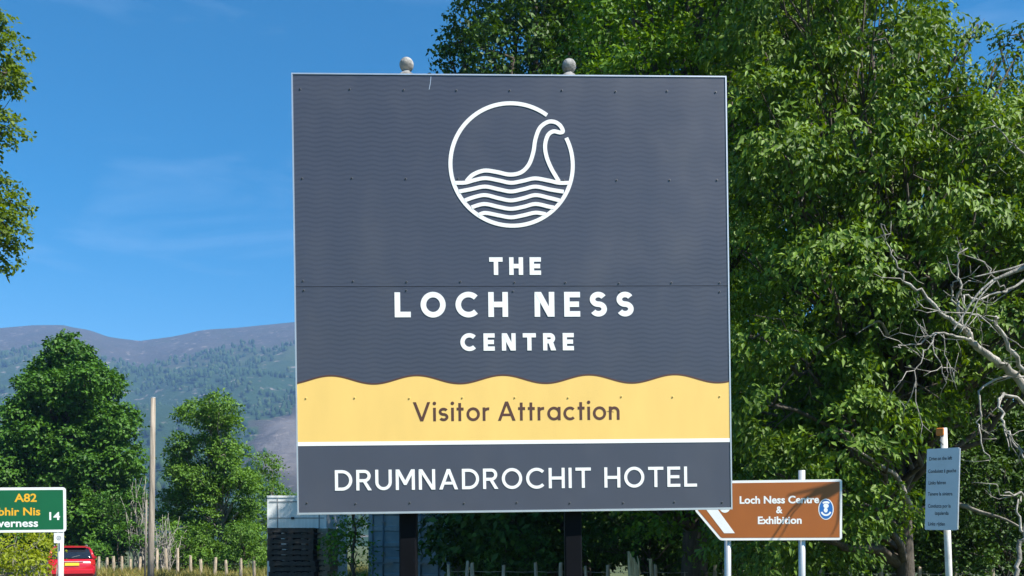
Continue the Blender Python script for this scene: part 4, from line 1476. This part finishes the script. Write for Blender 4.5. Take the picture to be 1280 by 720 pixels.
# looser ash-like tree
lb = lobes_in((190, 470, 345, 705), (43.5, 46.5), (0.42, 0.80), 58, 15, 0.8, by_rows([(480, 260, 270), (505, 236, 284), (545, 222, 294), (585, 214, 314), (620, 210, 318), (660, 210, 322), (700, 212, 325)]))
tree('ash_tree', 'slender loose crowned tree with pale trunk right of the wooden pole', (P(287, 680, 45).x, 45, 0), lb, 'leaf_ash', 23, 0.15, trunk_top=P(262, 500, 45), bark='bark_pale', dens=30, per=10, size=(0.17, 0.095), style='flat', twig=0.5, gap=-0.45, back=0.5)
lb = lobes_in((300, 540, 385, 705), (47, 49), (0.5, 0.8), 14, 17, 0.9, by_rows([(565, 318, 326), (590, 322, 345), (640, 320, 370), (700, 320, 375)]))
tree('young_tree', 'small bright green tree between ash tree and white cabin', (P(340, 680, 48).x, 48, 0), lb, 'leaf_ash', 25, 0.09, dens=22, per=8, size=(0.15, 0.085), style='flat', twig=0.45, gap=-0.5, bark='bark_pale')
# low scrub below them
for k, (bx, Y, n_, lab, mtl) in enumerate((((112, 612, 178, 690), (42.5, 44), 12, 'low green shrub beneath the sycamore behind the stake fence', 'leaf_syc'),
                                           ((206, 655, 262, 700), (41, 42.5), 8, 'low shrub at the foot of the ash tree beside the pole', 'leaf_ash'),
                                           ((282, 655, 336, 704), (40, 41.5), 8, 'low shrub at the left foot of the white cabin', 'leaf_ash'))):
    lb = lobes_in(bx, Y, (0.4, 0.7), n_, 31 + k)
    c_ = np.array(lb)[:, :2].mean(0)
    tree('shrub', lab, (c_[0], c_[1], 0), lb, mtl, 41 + k, 0.05, cat='shrub', crown='foliage', dens=22, per=8, size=(0.15, 0.08), style='flat', twig=0.4, gap=-0.5, group='low shrubs along the stake fence')

# left edge: lime tree reaching in over the road
lb = [tuple(P(px, py, Y)) + (r, r, r * 0.8) for px, py, Y, r in ((2, 62, 20, 0.42), (-8, 95, 20.3, 0.62), (8, 92, 19.8, 0.34), (-14, 30, 20.2, 0.5), (4, 158, 20, 0.42), (-14, 170, 20.2, 0.5), (8, 262, 20.1, 0.50), (-8, 290, 20, 0.6), (-2, 236, 20.3, 0.42), (-10, 318, 20.2, 0.5), (12, 285, 20.0, 0.4), (-20, 225, 20.1, 0.4))]
lb += lobes_in((-420, -80, -60, 380), (18, 22.5), (0.9, 1.5), 26, 19)
tree('lime_tree', 'yellow green tree whose leafy branch tips hang in from the left edge', (-18.4, 20.3, 0), lb, 'leaf_lime', 27, 0.26, trunk_top=(-17.6, 20.3, 12.0), dens=34, per=11, size=(0.10, 0.085), style='flat', twig=0.34, gap=-0.6, back=0.5)

# hedge under the green sign
lb = lobes_in((-70, 672, 52, 706), (13.3, 14.4), (0.22, 0.42), 26, 51, 0.9)
hd = tree('hedge_bush', 'yellow green leafy bush with brown twigs beneath the green sign', (P(10, 680, 13.9).x, 13.9, 0), lb, 'leaf_hedge', 53, 0.03, cat='bush', crown='foliage', dens=52, per=10, size=(0.062, 0.034), style='flat', twig=0.22, gap=-0.3, bark='bark_pale')
mb = MB()
rg = np.random.default_rng(77)
for _ in range(90):
    a = P(rg.uniform(-60, 64), 700, rg.uniform(13.1, 14.2)); a.z = 0.0
    b = (a.x + rg.normal() * 0.16, a.y + rg.normal() * 0.15, rg.uniform(0.9, 1.5))
    mb.tube(branch_pts(a, b, rg, 3, 0.12, 0.0), [0.012, 0.009, 0.006, 0.003], 4)
mb.build('bare_stems', 'bark_pale', hd, True)

# pale bare shrubs by the pole
for k, (px, Y, top, wd_, lab) in enumerate(((176, 43, 588, 0.75, 'leafless pale shrub just left of the wooden pole'), (206, 40.5, 640, 0.6, 'leafless pale shrub just right of the wooden pole'))):
    c_ = P(px, 680, Y)
    sh = thing('bare_shrub', lab, 'shrub', (c_.x, Y, 0))
    H_ = P(px, top, Y).z
    mb = MB()
    for _ in range(26):
        a = (c_.x + rg.normal() * 0.14, Y + rg.normal() * 0.14, -0.05)
        b = (c_.x + rg.normal() * wd_ * 0.55, Y + rg.normal() * 0.3, H_ * rg.uniform(0.5, 1.0))
        pts = branch_pts(a, b, rg, 5, 0.07, 0)
        mb.tube(pts, [0.032, 0.027, 0.022, 0.016, 0.011, 0.006], 4)
        for _ in range(3):
            q = np.array(pts[rg.integers(2, 5)])
            mb.tube(branch_pts(q, q + rg.normal(size=3) * 0.28 + np.array([0, 0, 0.3]), rg, 2, 0.1, 0), [0.012, 0.009, 0.005], 4)
    mb.build('stems', 'deadwood', sh, True)

# right: the wall of trees
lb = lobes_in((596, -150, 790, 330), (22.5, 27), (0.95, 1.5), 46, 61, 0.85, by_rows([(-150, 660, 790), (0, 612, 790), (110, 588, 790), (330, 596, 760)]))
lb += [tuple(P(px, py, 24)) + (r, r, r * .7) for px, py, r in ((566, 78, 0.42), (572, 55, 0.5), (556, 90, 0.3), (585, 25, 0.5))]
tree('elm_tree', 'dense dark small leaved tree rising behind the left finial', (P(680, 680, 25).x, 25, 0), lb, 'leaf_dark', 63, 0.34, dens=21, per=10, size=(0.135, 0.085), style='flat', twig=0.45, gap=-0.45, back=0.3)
lb = lobes_in((740, -160, 985, 640), (16.6, 19.6), (0.75, 1.2), 60, 65, 0.8, by_rows([(-160, 800, 985), (20, 745, 985), (640, 790, 975)]))
tree('maple_tree', 'bright green broad leaved tree above and behind the right finial', (P(870, 680, 18.6).x, 18.8, 0), lb, 'leaf_bright', 67, 0.28, dens=30, per=11, size=(0.115, 0.070), style='flat', twig=0.42, gap=-0.25, back=0.3)
topc = lambda px: np.interp(px, [940, 1090, 1130, 1160, 1215, 1300, 1420], [-150, -40, 50, 108, 126, 140, 132])
lb = lobes_in((945, -160, 1400, 690), (12.6, 16.0), (0.55, 1.05), 130, 71, 0.8, lambda px, py: py > topc(px) and not (px > 1085 and py > 560) and not (px > 1150 and py > 470))
lb += [tuple(P(px, py, 14.2)) + (r, r, r * .8) for px, py, r in ((1165, 40, 0.42), (1205, 42, 0.22), (1222, 30, 0.15), (1150, 62, 0.4), (1245, 78, 0.25), (1272, 68, 0.2))]
tree('cherry_tree', 'tall cherry tree with hanging leaves filling the right side behind the brown sign', (P(1140, 680, 15.2).x, 15.3, 0), lb, 'leaf_cherry', 73, 0.16, trunk_top=P(1090, 60, 14.6), dens=30, per=14, size=(0.118, 0.056), style='droop', twig=0.40, gap=-0.12, back=0.25)
lb = lobes_in((1190, 118, 1430, 660), (18.5, 22), (0.8, 1.2), 38, 75, 0.85)
lb += [tuple(P(px, py, 20)) + (r, r, r * .8) for px, py, r in ((1275, 45, 0.4), (1250, 58, 0.3), (1290, 40, 0.4))]
tree('oak_tree', 'dark tree at the far right edge behind the cherry tree', (P(1320, 680, 20.4).x, 20.4, 0), lb, 'leaf_dark', 77, 0.28, dens=20, per=10, size=(0.12, 0.07), style='flat', twig=0.42, gap=-0.6, back=0.3)
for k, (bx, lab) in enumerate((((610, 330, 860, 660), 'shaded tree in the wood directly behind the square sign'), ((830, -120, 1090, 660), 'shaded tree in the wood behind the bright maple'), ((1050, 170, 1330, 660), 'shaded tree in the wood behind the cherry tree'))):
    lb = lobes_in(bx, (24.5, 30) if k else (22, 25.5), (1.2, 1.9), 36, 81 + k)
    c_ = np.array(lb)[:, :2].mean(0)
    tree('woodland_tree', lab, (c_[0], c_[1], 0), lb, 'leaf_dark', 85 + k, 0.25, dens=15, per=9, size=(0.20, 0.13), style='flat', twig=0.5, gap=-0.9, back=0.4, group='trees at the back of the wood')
# understorey
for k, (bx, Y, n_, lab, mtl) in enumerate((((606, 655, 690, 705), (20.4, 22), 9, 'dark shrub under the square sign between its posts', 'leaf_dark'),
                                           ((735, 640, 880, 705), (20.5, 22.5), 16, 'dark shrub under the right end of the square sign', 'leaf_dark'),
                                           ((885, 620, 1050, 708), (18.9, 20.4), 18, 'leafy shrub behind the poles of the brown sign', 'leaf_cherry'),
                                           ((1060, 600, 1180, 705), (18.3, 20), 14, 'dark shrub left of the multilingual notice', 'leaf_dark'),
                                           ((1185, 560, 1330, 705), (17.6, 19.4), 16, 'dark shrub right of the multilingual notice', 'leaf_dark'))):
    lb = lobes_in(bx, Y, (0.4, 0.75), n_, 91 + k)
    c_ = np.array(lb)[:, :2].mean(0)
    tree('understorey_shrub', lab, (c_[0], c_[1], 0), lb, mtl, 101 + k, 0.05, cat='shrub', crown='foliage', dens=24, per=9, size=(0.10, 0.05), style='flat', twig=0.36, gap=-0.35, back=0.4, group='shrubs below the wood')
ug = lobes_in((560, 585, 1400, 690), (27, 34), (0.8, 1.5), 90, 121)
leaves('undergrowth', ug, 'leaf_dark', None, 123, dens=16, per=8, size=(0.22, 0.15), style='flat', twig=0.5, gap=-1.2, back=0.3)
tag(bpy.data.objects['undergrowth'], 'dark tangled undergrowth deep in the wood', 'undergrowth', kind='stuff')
# low leaves showing under the large sign; unseen crown added to shade the pallets
lb = [tuple(P(px, py, Y)) + (r, r, r * 0.85) for px, py, Y, r in ((430, 590, 21.6, 0.8), (450, 568, 21.4, 0.8), (475, 600, 21.8, 0.7), (436, 655, 22.4, 0.42), (428, 680, 22.5, 0.45), (446, 690, 22.4, 0.45), (438, 715, 22.5, 0.4))]
tree('hazel_shade_tree', 'small leafy tree between white cabin and blue container under the sign, hidden crown added for shade', (P(440, 680, 22.4).x, 22.4, 0), lb, 'leaf_bright', 111, 0.06, dens=28, per=9, size=(0.10, 0.07), style='flat', twig=0.35, gap=-0.6)

# ------------------------------------------------------------------ dead tree at the right edge
DY = 11.6
dead = thing('dead_tree', 'leafless pale dead tree with tangled branches at the right edge', 'tree', (P(1400, 680, 12.2).x, 12.2, 0))


def dpath(px_list, y0, y1):
    k = len(px_list) - 1
    return [P(a, b, y0 + (y1 - y0) * i / k) for i, (a, b) in enumerate(px_list)]


def limb(px_list, y0, y1, r0, r1, name='limb', n=7, jit=0.02, twigs=0):
    pts = dpath(px_list, y0, y1)
    sp = [Vector(q) for q in smooth_path(pts, 4)]
    sp = [q + Vector(rg.normal(size=3) * jit * (0 if i in (0, len(sp) - 1) else 1)) for i, q in enumerate(sp)]
    k = len(sp) - 1
    r0, r1 = r0 * 0.62, r1 * 0.66
    twigs = int(twigs * 0.7)
    mb = MB().tube(sp, [r0 + (r1 - r0) * (i / k) ** 0.8 for i in range(k + 1)], n)
    for _ in range(twigs):
        i = int(rg.integers(k // 3, k + 1))
        a = sp[i]
        d = (sp[min(i + 1, k)] - sp[max(i - 1, 0)]).normalized()
        e = a + d * rg.uniform(0.05, 0.25) + Vector(rg.normal(size=3) * 0.22)
        tp = branch_pts(a, e, rg, 3, 0.14, -0.05)
        mb.tube(tp, [r1 * 0.8 + 0.002, 0.006, 0.0045, 0.003], 4)
        e2 = Vector(tp[2]) + Vector(rg.normal(size=3) * 0.12)
        mb.tube(branch_pts(tp[2], e2, rg, 2, 0.1, 0), [0.0045, 0.0035, 0.002], 4)
    return mb.build(name, 'deadwood', dead, True)


base_ = P(1400, 680, 12.2)
MB().tube([(base_.x, 12.2, -0.2), (base_.x - 0.05, 12.2, 0.6), P(1378, 620, 12.1), P(1340, 560, 12.0)], [0.19, 0.16, 0.13, 0.11], 10).build('trunk', 'deadwood', dead, True)
limb([(1345, 568), (1310, 525), (1279, 482), (1257, 459), (1234, 444), (1218, 430), (1209, 416)], 12.0, DY, 0.105, 0.055, 'limb', 9, 0.012, 6)
limb([(1209, 416), (1190, 399), (1162, 377), (1137, 355), (1125, 338), (1114, 310), (1101, 280)], DY, 11.4, 0.050, 0.010, twigs=12)
limb([(1211, 420), (1200, 391), (1198, 369), (1200, 344), (1196, 322), (1203, 305)], DY, 11.5, 0.040, 0.009, twigs=10)
limb([(1200, 391), (1191, 372), (1190, 358), (1196, 346)], 11.58, 11.4, 0.022, 0.012, twigs=3)
limb([(1213, 423), (1192, 418), (1173, 417), (1151, 429), (1130, 433), (1116, 434)], DY, 11.3, 0.034, 0.008, twigs=10)
limb([(1171, 416), (1160, 436), (1148, 458), (1147, 482)], 11.45, 11.3, 0.017, 0.007, twigs=6)
limb([(1165, 424), (1171, 448), (1179, 463), (1180, 475), (1191, 478)], 11.45, 11.3, 0.013, 0.005, twigs=5)
limb([(1179, 418), (1186, 450), (1193, 478)], 11.5, 11.3, 0.011, 0.004, twigs=4)
limb([(1330, 336), (1279, 352), (1257, 362), (1223, 372), (1205, 369)], 11.9, 11.5, 0.032, 0.018, twigs=6)
limb([(1330, 500), (1345, 420), (1330, 336)], 12.0, 11.9, 0.05, 0.034)
limb([(1345, 560), (1310, 510), (1279, 463), (1262, 436), (1247, 408), (1245, 396)], 11.9, 11.4, 0.06, 0.030, twigs=6)
limb([(1247, 408), (1230, 398), (1210, 391), (1180, 392), (1142, 387)], 11.4, 11.3, 0.022, 0.006, twigs=8)
limb([(1225, 373), (1226, 392), (1227, 414)], 11.55, 11.5, 0.011, 0.006, twigs=2)
limb([(1257, 362), (1240, 345), (1232, 330), (1222, 318)], 11.65, 11.5, 0.018, 0.006, twigs=4)
limb([(1340, 560), (1300, 515), (1268, 496), (1253, 497), (1251, 512), (1254, 532), (1267, 553), (1282, 575)], 11.8, 11.2, 0.045, 0.016, twigs=5)
limb([(1253, 530), (1262, 545), (1276, 562), (1290, 590)], 11.3, 11.2, 0.014, 0.010, twigs=3)
limb([(1385, 640), (1330, 628), (1282, 620), (1256, 616)], 12.1, 11.4, 0.05, 0.016, twigs=4)
limb([(1300, 600), (1280, 664), (1276, 682), (1270, 714), (1268, 740)], 11.3, 11.2, 0.05, 0.040, twigs=5)
limb([(1278, 665), (1272, 640), (1276, 620)], 11.25, 11.3, 0.03, 0.014)
limb([(1290, 470), (1232, 480), (1224, 520), (1225, 545), (1238, 575)], 12.0, 11.6, 0.03, 0.010, twigs=5)
limb([(1330, 240), (1281, 192), (1256, 172), (1240, 150)], 12.4, 12.2, 0.034, 0.010, twigs=5)
limb([(1345, 420), (1350, 320), (1330, 240)], 12.0, 12.4, 0.05, 0.034)
# a high limb outside the frame that leans over the verge; it shades the brown sign
up_s = SUNV * 3.0
q = lambda px, py: bf.pt(bl(px, py)[0], -0.01, bl(px, py)[1]) + up_s


def free_limb(pts, r0, r1, name='limb'):
    sp = smooth_path([tuple(p_) for p_ in pts], 5)
    k = len(sp) - 1
    MB().tube(sp, [r0 + (r1 - r0) * i / k for i in range(k + 1)], 8).build(name, 'deadwood', dead, True)


free_limb([P(1340, 560, 12.0), (8.4, 11.0, 4.2), q(1085, 585), q(1052, 604), q(1030, 612), q(1006, 622)], 0.06, 0.014)
free_limb([q(1006, 622), q(990, 636), q(975, 658), q(962, 678)], 0.013, 0.008)
free_limb([q(1012, 619), q(992, 640), q(982, 660), q(970, 680)], 0.009, 0.006)
free_limb([q(1060, 598), q(1030, 608), q(1008, 613), q(985, 618)], 0.016, 0.006)
free_limb([q(1054, 602), q(1050, 625), q(1048, 650), q(1040, 668)], 0.011, 0.006)

# pale bare limbs of the cherry showing through gaps in its leaves
cherry = bpy.data.objects['cherry_tree']
for pl, y0, y1, r0 in (([(1140, 640), (1122, 598), (1105, 585), (1085, 571), (1058, 556)], 14.2, 12.7, 0.05), ([(1140, 640), (1190, 630), (1225, 640), (1258, 650), (1290, 668)], 14.6, 13.2, 0.05),
                       ([(1110, 420), (1100, 402), (1085, 408), (1070, 418)], 13.2, 12.6, 0.025), ([(990, 470), (1000, 440), (985, 425), (960, 398)], 13.6, 12.9, 0.022), ([(1010, 230), (1000, 255), (985, 275), (972, 285)], 13.4, 12.8, 0.02)):
    pts = smooth_path(dpath(pl, y0, y1), 4)
    k = len(pts) - 1
    MB().tube(pts, [r0 * (1 - 0.8 * i / k) for i in range(k + 1)], 7).build('bare_limb', 'bark_pale', cherry, True)

# ------------------------------------------------------------------ rough grass at the foot of the fences
def grass(name, label, box, n_, hgt, seed):
    r_ = np.random.default_rng(seed)
    px = r_.uniform(box[0], box[1], n_)
    Y = r_.uniform(box[2], box[3], n_)
    x = (px - 640) / F * Y
    cl = wavy(np.stack([x, Y, Y * 0], 1), r_, 0.6, 2.5)
    h = hgt * r_.uniform(0.5, 1.2, n_) * (1 + 0.4 * cl)
    a_ = r_.uniform(0, 6.28, n_)
    w_ = 0.014 * r_.uniform(0.7, 1.6, n_)
    lean = r_.normal(size=(n_, 2)) * 0.28 * h[:, None]
    b0 = np.stack([x - np.cos(a_) * w_, Y - np.sin(a_) * w_, 0 * x], 1)
    b1 = np.stack([x + np.cos(a_) * w_, Y + np.sin(a_) * w_, 0 * x], 1)
    mid = np.stack([x + lean[:, 0] * 0.35, Y + lean[:, 1] * 0.35, h * 0.6], 1)
    tp = np.stack([x + lean[:, 0], Y + lean[:, 1], h], 1)
    V = np.stack([b0, b1, mid + (b1 - b0) * 0.35, tp, mid - (b1 - b0) * 0.35], 1).reshape(-1, 3)
    i = np.arange(n_)[:, None] * 5
    T = np.concatenate([i + np.array([[0, 1, 2]]), i + np.array([[0, 2, 4]]), i + np.array([[4, 2, 3]])], 1).reshape(-1, 3)
    o = link_mesh(name, np_mesh(name, V, T, 'grass', np.repeat(r_.random(n_), 5)))
    tag(o, label, 'grass', kind='stuff')


grass('rough_grass', 'rough yellow green grass along the stake fence', (112, 470, 37.0, 44.0), 26000, 0.42, 7)
grass('rough_grass', 'rough grass along the post and wire fence', (540, 1300, 17.2, 20.5), 14000, 0.35, 8)
